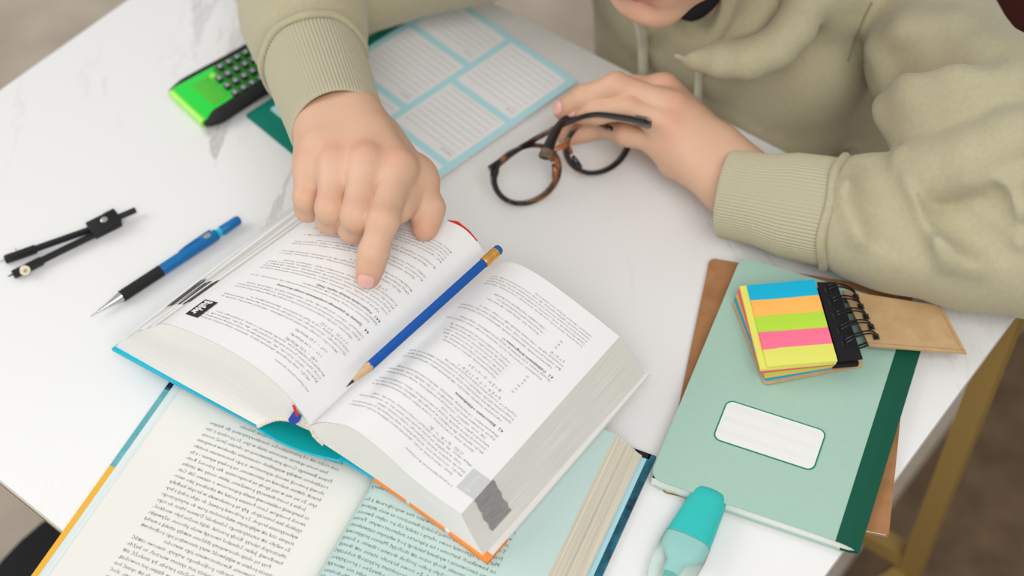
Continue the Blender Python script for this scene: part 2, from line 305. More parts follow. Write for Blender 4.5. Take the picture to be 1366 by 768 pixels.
# signed-distance modelling of soft bodies: primitives blended on a grid, then surface nets
class Sdf:
    def __init__(s, lo, hi, h):
        s.lo = np.asarray(lo, float); s.h = h; s.n = np.ceil((np.asarray(hi)-s.lo)/h).astype(int)+1
        s.ax = [s.lo[i]+h*np.arange(s.n[i]) for i in range(3)]; s.D = np.full(s.n, 0.08, dtype=np.float32)
    def sub(s, lo, hi):
        a = np.clip(np.floor((lo-s.lo)/s.h).astype(int), 0, s.n); b = np.clip(np.ceil((hi-s.lo)/s.h).astype(int)+1, 0, s.n)
        sl = tuple(slice(a[i], b[i]) for i in range(3))
        if min(b-a) <= 0: return None, None
        X = s.ax[0][sl[0]][:, None, None]; Y = s.ax[1][sl[1]][None, :, None]; Z = s.ax[2][sl[2]][None, None, :]
        return sl, (X, Y, Z)
    def put(s, sl, d, k, mode):
        D = s.D[sl]
        if mode == 'cut': d = -d; h = np.maximum(k-np.abs(D-d), 0)/k; s.D[sl] = np.maximum(D, d)+h*h*k*0.25
        else: h = np.maximum(k-np.abs(D-d), 0)/k; s.D[sl] = np.minimum(D, d)-h*h*k*0.25
    def cone(s, a, b, ra, rb, k=0.004, mode='add'):
        a = np.asarray(a, float); b = np.asarray(b, float); pad = max(ra, rb)+k+3*s.h+0.012
        sl, X = s.sub(np.minimum(a, b)-pad, np.maximum(a, b)+pad)
        if sl is None: return s
        ba = b-a; L2 = max(ba@ba, 1e-12); px, py, pz = X[0]-a[0], X[1]-a[1], X[2]-a[2]
        t = np.clip((px*ba[0]+py*ba[1]+pz*ba[2])/L2, 0, 1)
        d = np.sqrt((px-t*ba[0])**2+(py-t*ba[1])**2+(pz-t*ba[2])**2)-(ra+(rb-ra)*t)
        s.put(sl, d.astype(np.float32), k, mode); return s
    def ell(s, c, r, R=None, k=0.004, mode='add'):
        c = np.asarray(c, float); r = np.asarray(r, float); R = np.eye(3) if R is None else np.asarray(R)   # rows: local axes
        pad = r.max()+k+3*s.h+0.012; sl, X = s.sub(c-pad, c+pad)
        if sl is None: return s
        px, py, pz = X[0]-c[0], X[1]-c[1], X[2]-c[2]; q = [(px*R[i][0]+py*R[i][1]+pz*R[i][2]) for i in range(3)]
        k0 = np.sqrt((q[0]/r[0])**2+(q[1]/r[1])**2+(q[2]/r[2])**2); k1 = np.sqrt((q[0]/r[0]**2)**2+(q[1]/r[1]**2)**2+(q[2]/r[2]**2)**2)
        s.put(sl, (k0*(k0-1)/np.maximum(k1, 1e-9)).astype(np.float32), k, mode); return s
    def chain(s, pts, rad, k=0.004, mode='add'):
        rad = np.broadcast_to(rad, (len(pts),))
        for i in range(len(pts)-1): s.cone(pts[i], pts[i+1], rad[i], rad[i+1], k, mode)
        return s
    def mesh(s, smooth=1):
        D = s.D; S = D < 0; nx, ny, nz = s.n
        corners = [(i, j, l) for i in (0, 1) for j in (0, 1) for l in (0, 1)]
        cnt = sum(S[i:nx-1+i, j:ny-1+j, l:nz-1+l].astype(np.int8) for i, j, l in corners)
        cells = np.argwhere((cnt > 0) & (cnt < 8)); idx = np.full((nx-1, ny-1, nz-1), -1, dtype=np.int64); idx[tuple(cells.T)] = np.arange(len(cells))
        acc = np.zeros((len(cells), 3)); num = np.zeros(len(cells))
        for a in corners:
            for ax in range(3):
                if a[ax]: continue
                b = list(a); b[ax] = 1
                da = D[cells[:, 0]+a[0], cells[:, 1]+a[1], cells[:, 2]+a[2]]; db = D[cells[:, 0]+b[0], cells[:, 1]+b[1], cells[:, 2]+b[2]]
                c = (da < 0) != (db < 0); t = np.where(c, da/np.where(c, da-db, 1), 0); p = np.tile(np.array(a, float), (len(cells), 1)); p[:, ax] += t
                acc += p*c[:, None]; num += c
        V = s.lo+s.h*(cells+acc/num[:, None]); F = []
        for ax in range(3):
            sl0 = [slice(1, s.n[i]-1) for i in range(3)]; sl1 = list(sl0); sl0[ax] = slice(0, s.n[ax]-1); sl1[ax] = slice(1, s.n[ax])
            a = S[tuple(sl0)]; b = S[tuple(sl1)]; e = np.argwhere(a != b); o = np.array([1, 1, 1]); o[ax] = 0; e = e+o
            u, w = [(1, 2), (2, 0), (0, 1)][ax]; q = []
            for du, dw in ((1, 1), (0, 1), (0, 0), (1, 0)):
                c = e.copy(); c[:, u] -= du; c[:, w] -= dw; q.append(idx[tuple(c.T)])
            q = np.stack(q, 1); ins = S[tuple(e.T)]; q[~ins] = q[~ins][:, ::-1]; F.append(q)
        F = np.concatenate(F); F = F[(F >= 0).all(1)]
        for _ in range(smooth):
            E = np.concatenate([F[:, [i, (i+1) % 4]] for i in range(4)]); a = np.zeros_like(V); n = np.zeros(len(V))
            for c in range(3): a[:, c] = np.bincount(E[:, 0], V[E[:, 1], c], len(V))+np.bincount(E[:, 1], V[E[:, 0], c], len(V))
            n = np.bincount(E[:, 0], minlength=len(V))+np.bincount(E[:, 1], minlength=len(V)); V = 0.5*V+0.5*a/np.maximum(n, 1)[:, None]
        return V, F

def UV3(u, v, z): return A_(0.7715*u+0.636*v, -0.636*u+0.7715*v, z)     # table frame: u along the sitter's edge, v towards the sitter
TU = A_(0.7715, -0.636, 0); TV = A_(0.636, 0.7715, 0); Z = A_(0, 0, 1)

# ------------------------------------------------------------------ floor and table
FL = -0.74
fo = MB().prism([(-5, -2.5), (5, -2.5), (5, 5.5), (-5, 5.5)], FL-0.05, FL).build('floor', M['floor']); fo['kind'] = 'structure'

for n_, a_ in (('wall_back', [(-5, 5.4), (5, 5.4), (5, 5.5), (-5, 5.5)]), ('wall_right', [(4.9, -2.5), (5, -2.5), (5, 5.4), (4.9, 5.4)])):
    w_ = MB().prism(a_, FL, FL+2.6).build(n_, M['wall']); w_['kind'] = 'structure'
rg = MB().prism([(-0.25, 0.47), (1.4, 0.47), (1.4, 2.5), (-0.25, 2.5)], FL, FL+0.005, (A_(0, 0, 0), TU, TV, Z), bev=0.002).build('added_dark_sheet', M['added_dark_sheet']); rg['label'] = 'added dark brown sheet darkening the floor at the right side of the marble table'; rg['category'] = 'added_dark_sheet'  # added sheet, no known rug: its brown carries the darkness of the right-hand floor

tb = thing('table', 'small white marble-topped table with thin brass frame and legs', 'table', tuple(UV3(-0.541, 0.503, FL)))
TF = (A_(0, 0, 0), TU, TV, Z)
MB().prism([(-0.937, 0.2055), (-0.1455, 0.2055), (-0.1455, 0.8007), (-0.937, 0.8007)], -0.008, 0.0, TF, bev=0.0012).build('table_top', M['marble'], tb, label='white marble slab with faint grey veins')
def bar(a, b, w=0.010, ref=None):
    a = np.asarray(a, float); b = np.asarray(b, float); d = nrm(b-a); r = TU if abs(d @ TU) < 0.9 else TV
    x = nrm(r-d*(r @ d)); y = np.cross(d, x); L = np.linalg.norm(b-a)
    return MB().prism([(-w, -w), (w, -w), (w, w), (-w, w)], 0, L, (a, x, y, d), bev=0.001)
for (a, b) in (((-0.930, 0.213), (-0.152, 0.213)), ((-0.930, 0.793), (-0.152, 0.793))):
    MB().prism([(a[0], a[1]-0.007), (b[0], a[1]-0.007), (b[0], a[1]+0.007), (a[0], a[1]+0.007)], -0.0125, -0.008, TF).build('frame_rail', M['brass'], tb)
for u_ in (-0.930, -0.162):
    MB().prism([(u_-0.007, 0.220), (u_+0.007, 0.220), (u_+0.007, 0.786), (u_-0.007, 0.786)], -0.0125, -0.008, TF).build('frame_rail', M['brass'], tb)
for u_, v_ in ((-0.155, 0.790), (-0.155, 0.216), (-0.927, 0.790), (-0.927, 0.216)):
    bar(UV3(u_, v_, -0.0125), UV3(u_, v_, FL+(0.0052 if (u_ > -0.2 and v_ > 0.5) else 0)), 0.0098).build('leg', M['brass'], tb)
bar(UV3(-0.165, 0.790, -0.425), UV3(-0.917, 0.790, -0.425), 0.0095).build('stretcher', M['brass'], tb)
bar(UV3(-0.162, 0.785, -0.44), UV3(-0.28, 0.72, FL+0.002), 0.0075).build('brace', M['brass'], tb)

st = thing('stool', 'black round upholstered stool under the near left edge of the table', 'stool', (-0.303, 0.578, FL))
mb = MB(); lathe(mb, (-0.303, 0.578, -0.42), Z, [(0, 0.165), (0.004, 0.184), (0.02, 0.192), (0.09, 0.192), (0.108, 0.186), (0.118, 0.165), (0.122, 0.1), (0.123, 0.02)], 48)
mb.build('seat', M['black_cloth'], st)
for a in range(4):
    q = A_(-0.303+0.13*math.cos(a*1.5708+0.8), 0.575+0.13*math.sin(a*1.5708+0.8), 0)
    MB().tube([q+A_(0, 0, FL), q+A_(0, 0, -0.415)], 0.014, 12).build('leg', M['black_plastic'], st)

ch = thing('chair', 'oxblood upholstered chair behind the person in the hoodie', 'chair', tuple(UV3(-0.48, 1.12, FL)))
CF = (A_(0, 0, 0), TU, TV, Z)
MB().prism(rrect(-0.72, 0.90, -0.24, 1.36, 0.06), -0.45, -0.385, CF, bev=0.02, seg=4).build('seat', M['oxblood'], ch)
MB().prism(rrect(-0.73, -0.30, -0.23, 0.10, 0.08), 1.25, 1.32, (A_(0, 0, 0), TU, Z, TV), bev=0.02, seg=4).build('backrest', M['oxblood'], ch)
for u_, v_ in ((-0.69, 0.93), (-0.285, 0.93), (-0.69, 1.30), (-0.285, 1.30)):
    MB().tube([UV3(u_, v_, FL), UV3(u_, v_, -0.44)], [0.012, 0.018], 12).build('leg', M['wood_dark'], ch)

# ------------------------------------------------------------------ lower open book
LO = A_(-0.24930, 0.63552, 0); LX = A_(0.90516, -0.42507, 0); LY = A_(0.42507, 0.90516, 0)
LF = (LO, LX, LY, Z); BH = -0.170                                # local: x from the outer left edge, y up to 0.080 at the top edge
lb = thing('open_book', 'open book with cream and pale teal pages under the thick textbook', 'book', tuple(LO+LX*0.17+LY*(-0.045)))
PT, PB = 0.0775, BH+0.0025
mb = MB()
mb.prism([(0, -0.005), (0.009, -0.005), (0.009, 0.080), (0, 0.080)], 0, 0.003, LF, k=0)
mb.prism([(0, -0.075), (0.009, -0.075), (0.009, -0.005), (0, -0.005)], 0, 0.003, LF, k=1)
mb.prism([(0.009, -0.075), (0.160, -0.075), (0.160, 0.080), (0.009, 0.080)], 0, 0.0029, LF, k=1)
mb.build('front_cover', None, lb, mats=[M['board_teal'], M['board_aqua']], label='patterned teal board')
MB().prism([(0, BH), (0.160, BH), (0.160, -0.075), (0, -0.075)], 0, 0.003, LF).build('cover_band', M['yellow'], lb, label='yellow lower band of the cover')
mb = MB(); mb.prism([(0.178, BH), (0.3385, BH), (0.3385, 0.077), (0.178, 0.077)], 0, 0.003, LF, k=2)
mb.prism([(0.178, 0.077), (0.3400, 0.077), (0.3400, 0.0815), (0.178, 0.0815)], 0, 0.0034, LF, k=0)
mb.prism([(0.3385, BH), (0.3435, BH), (0.3435, 0.0815), (0.3385, 0.0815)], 0, 0.0034, LF, k=1)
mb.build('back_cover', None, lb, mats=[M['board_black'], M['board_dark'], M['lightblue']], label='black and navy patterned board')
MB().prism([(0.158, BH), (0.180, BH), (0.180, 0.079), (0.158, 0.079)], 0.0, 0.002, LF).build('spine', M['board_dark'], lb)
def lsurf(prof, lift=0.00022):
    P = curve(prof, 240); d = np.r_[0, np.cumsum(np.linalg.norm(np.diff(P, axis=0), axis=1))]; T = np.gradient(P, axis=0); T /= np.linalg.norm(T, axis=1)[:, None]
    def f(a, y):                                             # a: arc length from the left end of the profile, y: local y
        a = np.asarray(a, float); x = np.interp(a, d, P[:, 0]); z = np.interp(a, d, P[:, 1]); tx = np.interp(a, d, T[:, 0]); tz = np.interp(a, d, T[:, 1])
        return LO+LX*(x-tz*lift)[..., None]+LY*np.asarray(y)[..., None]+Z*(z+tx*lift)[..., None]
    f.L = d[-1]; return f
profL = [(0.0135, 0.0075), (0.03, 0.0088), (0.08, 0.0105), (0.13, 0.0118), (0.155, 0.0125), (0.168, 0.0122), (0.1760, 0.0085)]
profR = [(0.1760, 0.0085), (0.1775, 0.0150), (0.1815, 0.0205), (0.190, 0.0228), (0.21, 0.0232), (0.25, 0.0222), (0.29, 0.0206), (0.3145, 0.0192)]
def page_block(name, prof, bot, m, mside, medge, lab):
    P = curve(prof, 50); mb = MB()
    G = np.array([[LO+LX*p[0]+LY*y+Z*p[1] for p in P] for y in np.linspace(PB, PT, 8)]); mb.grid(G, 0)
    B = resample(np.array(bot), 50)
    for y, fl in ((PB, False), (PT, True)): mb.grid(np.array([[LO+LX*(p[0]*(1-t)+q[0]*t)+LY*y+Z*(p[1]*(1-t)+q[1]*t) for p, q in zip(B, P)] for t in np.linspace(0, 1, 6)]), 1, flip=fl)
    i = 0 if bot[0][0] < 0.1 else -1
    E = np.array([[LO+LX*(B[i][0]*(1-t)+P[i][0]*t+0.0012*math.sin(t*23))+LY*y+Z*(B[i][1]*(1-t)+P[i][1]*t) for y in np.linspace(PB, PT, 4)] for t in np.linspace(0, 1, 24)]); mb.grid(E, 2, flip=(i == 0))
    mb.grid(np.array([[LO+LX*p[0]+LY*y+Z*p[1] for p in B] for y in np.linspace(PB, PT, 3)]), 1, flip=True)
    return mb.build(name, None, lb, mats=[m, mside, medge], angle=50, label=lab)
page_block('left_pages', profL, [(0.0045, 0.0031), (0.10, 0.0031), (0.176, 0.0031)], M['cream_page'], M['page_side'], M['pale_edge'], 'cream pages')
page_block('right_pages', profR, [(0.176, 0.0036), (0.25, 0.0036), (0.3345, 0.0036)], M['teal_page'], M['page_side'], M['old_edge'], 'pale teal page over a fanned cream block')
sL = lsurf(profL); sR = lsurf(profR)
left_lines = ['o przedmiotach, które wychodzą z użycia szybciej, niż zdążymy się', 'do nich przywiązać, a także o tych, które zostają z nami na długo', 'mimo zmian mody. Muzea chętnie pokazują jedne i drugie, choć', 'każde z nich szuka przede wszystkim tego, co da się opisać bez', 'odmówień – i stąd tyle sporów o to, co w dizajnie jest nowością,', 'a co tylko jej cieniem. Im dłuższa parada, by znaleźć się', 'na szczycie, i im pewniejszy jest system wierzeń, to każde',
 'dzieło, nawet bardzo poślednego artysty, stanowi część', 'niego objawienia. Kwestionowanie jego wartości', 'oznacza podanie w wątpliwość wiary stanowiącej jego podbudowę.', '   Przy tej okazji obserwujemy zbliżenie między sztuką a marką',
 'handlową. Julian Schnabel tworzył wiele płócien, używając', 'stłuczonych talerzy. Kiedy przestał, skąd można było wiedzieć,', 'że nabyło się autentycznego Schnabela? Damien Hirst do tego', 'stopnia czuł się wyłącznym właścicielem praw do artystycznego',
 'wykorzystania kropek, że próbował pozwać do sądu jedną z bry-', 'tyjskich linii lotniczych, gdy ta pomalowała w kropki kadłuby', 'swoich boeingów. Lucio Fontana poczuł się zdradzony jako twór-', 'ca kampanią reklamową marki papierosów o nazwie Silk Cut.',
 '   Jedna z teorii tłumaczy poważanie, jakim cieszy się sztuka,', 'tym, że nie ma w niej zgody na kompromisy. Ale przecież Rem-', 'brandt chętnie malował na zamówienie, na podany wymiar i z fa-', 'chową pomocą swoich asystentów, a jego honorarium zostało',
 'rozdzielone między wszystkich osiemnastu członków kompanii', 'Fransa Banninga Cocqa przedstawionej na obrazie Straż nocna.', '   Inna teoria upatruje znaczenia sztuki w tym, że jej relacja z cza-', 'sem różni się od przemijalności charakterystycznej dla dizajnu.',
 'Pralka, jak nowość, do pewnego stopnia, krzesło', 'starzeje się i trafia takich a nie', 'innych rzeczy do muzeum dizajnu']
pr = Print()
for i, t in enumerate(left_lines):
    y = -0.0160-0.0052*(27-i); ind = 0.006 if t.startswith('   ') else 0
    x0 = sL.L-0.0255-0.102                                   # lettering reads from the spine outwards, upright for the sitter
    full = len(t) > 52
    f = lambda X, Y: sL(sL.L-0.0255-np.asarray(X), np.asarray(Y))
    pr.line(lambda X, Y: f(X, -np.asarray(Y)), t.strip(), ind, -y, 0.0041, width=(0.103-ind) if full else None)
pr.mb.build('printed_text', M['ink'], lb, smooth=False, angle=None)
right_lines = ['Nowojorska firma zleciła mu wtedy projekt wnętrza,', 'który miał powstać na parterze kamienicy w Soho.', 'Marisse przyjmował nowe zlecenia z entuzjazmem, choć miał', 'świadomość, że kolejna książka nie doczeka się druku.', 'Chodziło o to, by meble i lampy stanowiły jedną całość',
 'i by dało się je zaprezentować podczas targów w Mediolanie.', 'Kiedy Marisse pokazał pierwsze szkice, nikt nie wierzył', 'w powodzenie, ale były to rysunki odważne i precyzyjne.', 'Odpowiedzialny za kolekcję projektant przyszedł zobaczyć', 'prototyp i powiedział, że nowe krzesło stanie się ikoną.',
 'W jego pracowni było pełno próbek drewna i tkanin, a ściany', 'pokrywały rysunki. Kiedy sezon się skończył, Marisse przyjmował', 'nowe zamówienia i wydawał katalogi pod własnym nazwiskiem,', 'na kawałkach kartonu i na papierze milimetrowym. Firma', 'Marisse przyjmował nowe oferty i szukał ich po całym świecie.',
 'Fragmenty literatury dla nowej kolekcji tłumaczono na wiele języków.', 'To wtedy właśnie zaproponowano mu współpracę z fe-', 'stiwalem w Vence, który miał być odpo-', 'wiedzią na malarstwo. Maison z Marise’a Hilary', 'nie z Vence dostał kwiaty']
pr = Print()
for i, t in enumerate(right_lines):
    y = -0.0330-0.0052*(17-i); f = lambda X, Y: sR(sR.L-0.0310-np.asarray(X), -np.asarray(Y))
    pr.line(f, t, 0, -y, 0.0041, width=0.1035 if len(t) > 44 else None)
pr.mb.build('printed_text', M['ink'], lb, smooth=False, angle=None)

# ------------------------------------------------------------------ upper open book (thick textbook)
ub = thing('textbook', 'thick open textbook with cyan and orange cover on top of the other book', 'book', (-0.1167, 0.5642, 0.0200))
UN = A_(0.55658, 0.83080, 0)                                   # direction of the spine, away from the camera
covL = [(-0.2887, 0.6551, 0.0180), (-0.2297, 0.6156, 0.0210), (-0.1762, 0.5805, 0.0240)]
covS = [(-0.1762, 0.5805, 0.0240), (-0.1618, 0.5712, 0.0225), (-0.1470, 0.5635, 0.0225), (-0.1312, 0.5570, 0.0235), (-0.1179, 0.5508, 0.0270)]
covR = [(-0.1179, 0.5508, 0.0270), (-0.0971, 0.5357, 0.0275), (-0.0693, 0.5145, 0.0260), (-0.0205, 0.4733, 0.0220)]
farR = [(0.0095, 0.7037, 0.0280), (0.0516, 0.6628, 0.0270), (0.0948, 0.6181, 0.0210)]
covR2 = curve(covR, 30); R0 = np.asarray(covR); fR = curve([np.asarray(R0[0])+UN*0.183, *farR], 30)
def slab(near, far, th, name, m, k=None, mats=None, lab=None, back=0.0):
    near, far = np.asarray(near), np.asarray(far); mb = MB(); n = len(near)
    T = [np.array([near+(far-near)*t for t in np.linspace(0, 1, 6)]), None]; T[1] = T[0]+A_(0, 0, th)
    mb.grid(T[0], 0, flip=True); mb.grid(T[1], 0); e = len(T[0])-1
    for i in (0, e): mb.grid(np.array([T[0][i], T[1][i]]), 0, flip=(i == e))
    for j in (0, n-1): mb.grid(np.array([T[0][:, j], T[1][:, j]]), 0, flip=(j == 0))
    return mb.build(name, m, ub, angle=40, label=lab)
cL = curve(covL, 16); fL = curve([(-0.1599, 0.7790, 0.0170), np.asarray(covL[1])+UN*0.183, np.asarray(covL[2])+UN*0.183], 16); slab(cL, fL, 0.0032, 'front_cover', M['cyan_cover'], lab='cyan cover board')
def cut(a, b): return covR2[a:b], fR[a:b]
n_, f_ = cut(0, 8); slab(n_, f_, 0.0032, 'cover_band', M['cyan_cover'], lab='cyan band of the back cover')
mb = MB(); slab(covR2[7:30], fR[7:30]+0, 0.0032, 'back_cover', M['white_cover'], lab='white back cover board')
def strip(n0, n1, m, name='cover_stripe', depth=0.0305, lift=0.0003, lab=None):
    s = catmull(covR, 200); e = catmull(np.asarray([np.asarray(R0[0])+UN*0.183, *farR]), 200); a = s[n0:n1]-UN*0.0004; b = s[n0:n1]+(e[n0:n1]-s[n0:n1])*depth; a = resample(a, 8); b = resample(b, 8)
    mb = MB(); up = A_(0, 0, 0.0032+lift); dn = A_(0, 0, -lift); mb.grid(np.array([b+dn, a+dn, a+up, b+up]), 0, flip=True); return mb.build(name, m, ub, smooth=False, angle=None, label=lab)
for a, b in ((58, 108), (112, 154), (158, 200)): strip(a, b, M['orange'], lab='orange stripe along the cover edge')
s = catmull(covR, 200)[-1]; e = np.asarray(farR[-1]); d = e-s; x_ = nrm(A_(d[1], -d[0], 0))
mb = MB(); q0 = s+x_*0.0004-UN*0.0004; q1 = s+d*0.115+x_*0.0004
mb.grid(np.array([[q0-x_*0.012+A_(0, 0, 0.0029), q1-x_*0.012+A_(0, 0, 0.0029)], [q0+A_(0, 0, 0.0029), q1+A_(0, 0, 0.0029)], [q0+A_(0, 0, -0.0003), q1+A_(0, 0, -0.0003)]]), 0); mb.build('cover_corner', M['orange'], ub, smooth=False, angle=None, label='orange corner of the cover')
sp = curve(covS, 40); slab(sp, sp+UN*0.183, 0.0014, 'spine', M['teal_cover'], lab='teal inside of the hollow spine')
mb = MB().tube(sp-UN*0.0003+A_(0, 0, 0.0006), 0.0010, 8); mb.build('spine_edge', M['cyan_cover'], ub)
for q in (covS[0], covS[-1]): q = np.asarray(q); MB().tube([q-UN*0.0005+A_(0, 0, 0.001), q+UN*0.18+A_(0, 0, 0.001)], 0.0019, 8).build('hinge', M['cyan_cover'], ub)

nLt = [(-0.1347, 0.5563, 0.0620), (-0.1377, 0.5581, 0.0700), (-0.1409, 0.5599, 0.0770), (-0.1486, 0.5655, 0.0880), (-0.1648, 0.5775, 0.0970), (-0.1937, 0.5975, 0.0990), (-0.2274, 0.6202, 0.0910), (-0.2365, 0.6256, 0.0860)]
fLt = [(-0.0169, 0.6885, 0.0720), (-0.0234, 0.6943, 0.0810), (-0.0321, 0.7010, 0.0880), (-0.0426, 0.7067, 0.0900), (-0.0639, 0.7152, 0.0900), (-0.0961, 0.7224, 0.0880), (-0.1236, 0.7278, 0.0830), (-0.1383, 0.7299, 0.0780)]
nLb = [(-0.1752, 0.5789, 0.0300), (-0.2290, 0.6166, 0.0250), (-0.2860, 0.6564, 0.0215)]
fLb = [np.asarray(nLb[0])+UN*0.176, np.asarray(nLb[1])+UN*0.176, (-0.1679, 0.7894, 0.0195)]
nArcL = [nLb[0], (-0.1673, 0.5770, 0.0380), (-0.1576, 0.5710, 0.0500), (-0.1475, 0.5641, 0.0580), (-0.1399, 0.5595, 0.0610), nLt[0]]
nOutL = [nLb[2], (-0.2766, 0.6506, 0.0360), (-0.2567, 0.6367, 0.0640), nLt[-1]]
fOutL = [fLb[2], (-0.1595, 0.7681, 0.0420), (-0.1452, 0.7449, 0.0640), fLt[-1]]
nRt = [(-0.1347, 0.5563, 0.0620), (-0.1278, 0.5517, 0.0720), (-0.1195, 0.5468, 0.0790), (-0.1034, 0.5370, 0.0860), (-0.0835, 0.5229, 0.0790), (-0.0691, 0.5119, 0.0700), (-0.0523, 0.5002, 0.0630), (-0.0359, 0.4897, 0.0570)]
fRt = [(-0.0169, 0.6885, 0.0720), (-0.0106, 0.6816, 0.0750), (-0.0032, 0.6774, 0.0790), (0.0041, 0.6749, 0.0800), (0.0194, 0.6648, 0.0785), (0.0397, 0.6505, 0.0715), (0.0599, 0.6369, 0.0620), (0.0731, 0.6285, 0.0545)]
nRb = [(-0.1272, 0.5518, 0.0470), (-0.1093, 0.5446, 0.0345), (-0.0691, 0.5147, 0.0295), (-0.0228, 0.4774, 0.0255)]
fRb = [np.asarray(nRb[0])+UN*0.176, (0.0253, 0.6830, 0.0330), (0.0614, 0.6480, 0.0300), (0.0920, 0.6183, 0.0245)]
nArcR = [nRb[0], (-0.1325, 0.5541, 0.0545), nRt[0]]
nOutR = [nRb[-1], (-0.0295, 0.4841, 0.0390), nRt[-1]]; fOutR = [fRb[-1], (0.0837, 0.6226, 0.0385), fRt[-1]]
def coons(bot, top, sta, end, n, k):
    b, t, s0, e0 = curve(bot, n), curve(top, n), curve(sta, k), curve(end, k); u = np.linspace(0, 1, n)[None, :, None]; v = np.linspace(0, 1, k)[:, None, None]
    return (1-v)*b[None]+v*t[None]+(1-u)*s0[:, None]+u*e0[:, None]-((1-u)*(1-v)*b[0]+u*(1-v)*b[-1]+(1-u)*v*t[0]+u*v*t[-1])
def book_half(side, nt, ft, nb, fb, arc, no, fo_):
    N_, K = 70, 14; lab = side+' half of the page block'
    nearG = coons(nb, nt, arc, no, N_, K); sh = np.asarray(ft[0])-np.asarray(nt[0]); arcf = [np.asarray(p)+np.asarray(fb[0])-np.asarray(nb[0]) for p in arc[:-1]]+[ft[0]]
    farG = coons(fb, ft, arcf, fo_, N_, K); fl = side == 'left'; mb = MB()
    mb.grid(nearG, 0, flip=fl); mb.grid(farG, 0, flip=not fl)
    for G_i, kk, flp in ((0, 0, fl), (-1, 0, not fl)):
        mb.grid(np.array([nearG[G_i]*(1-t)+farG[G_i]*t-(A_(0, 0, 0.0004) if G_i else 0) for t in np.linspace(0, 1, 10)]), 0, flip=flp)
    mb.grid(np.array([nearG[:, -1]*(1-t)+farG[:, -1]*t for t in np.linspace(0, 1, 8)]).transpose(1, 0, 2), 1, flip=not fl)
    mb.grid(np.array([nearG[:, 0]*(1-t)+farG[:, 0]*t for t in np.linspace(0, 1, 8)]).transpose(1, 0, 2), 0, flip=fl)
    mb.build('page_block', None, ub, mats=[M['page_side'], M['page_edge']], angle=50, label=lab)
    a, b = curve(nt, 160), curve(ft, 160)
    la = np.linspace(0, 1, 160)
    def S(s_, t_, lift=0.0):                                  # s: 0 at the gutter .. 1 at the outer edge, t: 0 near .. 1 far
        s_ = np.asarray(s_, float); t_ = np.asarray(t_, float)
        P = lambda s: np.stack([np.interp(s, la, a[:, i])*(1-t_)+np.interp(s, la, b[:, i])*t_ for i in range(3)], -1)
        p = P(s_)
        if lift:
            du = P(np.minimum(s_+0.01, 1))-P(np.maximum(s_-0.01, 0)); n = np.cross(du, UN); n /= np.linalg.norm(n, axis=-1)[..., None]; n *= np.sign(n[..., 2:3]+1e-9); p = p+n*lift
        return p
    S.W = np.linalg.norm(np.diff((a+b)/2, axis=0), axis=1).sum(); S.H = 0.178; S.G = (nearG, farG)
    s_, t_ = np.meshgrid(np.linspace(0, 1, 110), np.linspace(0, 1, 24)); mb = MB(); mb.grid(S(s_.ravel(), t_.ravel(), 0.0003).reshape(24, 110, 3), 0, flip=fl)
    mb.build('page', M['page'], ub, label='top '+side+' page printed with text'); return S
SL = book_half('left', nLt, fLt, nLb, fLb, nArcL, nOutL, fOutL)
SR = book_half('right', nRt, fRt, nRb, fRb, nArcR, nOutR, fOutR)
arc = curve(nArcL+[nArcR[1], nArcR[0]], 90); ss = np.linspace(0, 1, 90)
MB().tube(arc-UN*0.0006+Z*(0.0005*np.sin(ss*95))[:, None], 0.00125+0.00025*np.sin(ss*95), 8).build('headband', M['cord'], ub)
a2 = curve(nArcL+[nArcR[1], nArcR[0]], 30)
mb = MB(); mb.grid(np.array([a2+UN*0.001-Z*0.0006, a2+UN*0.17-Z*0.0006])); mb.build('spine_lining', M['cream_page'], ub)
c0 = np.asarray(covS[0])*0.62+np.asarray(nArcL[2])*0.38; c1 = np.asarray(nRb[0])-A_(0, 0, 0.004)
a3 = curve([np.asarray((-0.1623, 0.5735, 0.0430))+UN*0.006, np.asarray((-0.1471, 0.5640, 0.0420))+UN*0.006, np.asarray((-0.1308, 0.5550, 0.0440))+UN*0.006], 14)
mb = MB(); mb.grid(np.array([a3, a3+A_(0, 0, 0.0035)+UN*0.0004])); mb.build('backing_strip', M['page_side'], ub)
def ribbon(pts, w, m, name, lab):
    P = curve(pts, 14); T = np.gradient(P, axis=0); mb = MB(); rows = []
    for i, p in enumerate(P):
        x = nrm(np.cross(T[i], -UN)); ww = w*(0.55+0.45*math.sin(math.pi*min(1, 0.25+0.6*i/13))); rows.append([p-x*ww-UN*0.0008, p-UN*0.0016, p+x*ww-UN*0.0008])
    mb.grid(np.array(rows)); return mb.build(name, m, ub, label=lab)
ribbon([(-0.1432, 0.5607, 0.0820), (-0.1423, 0.5594, 0.0770), (-0.1419, 0.5586, 0.0720)], 0.0016, M['red'], 'ribbon_tail', 'red end of the ribbon in the headband')
ribbon([(-0.1408, 0.5596, 0.0740), (-0.1435, 0.5596, 0.0680), (-0.1472, 0.5602, 0.0620)], 0.0034, M['blue'], 'ribbon_tail', 'blue end of the ribbon in the headband')
mb = MB(); mb.grid(np.array([[(-0.0442, 0.7093, 0.0895), (-0.0368, 0.7076, 0.0895), (-0.0290, 0.7015, 0.0865), (-0.0234, 0.6957, 0.0825)], [(-0.0428, 0.7060, 0.0860), (-0.0370, 0.7033, 0.0840), (-0.0302, 0.6978, 0.0820), (-0.0246, 0.6927, 0.0780)]])); mb.build('ribbon_marker', M['red'], ub, label='red ribbon at the far edge of the left page')
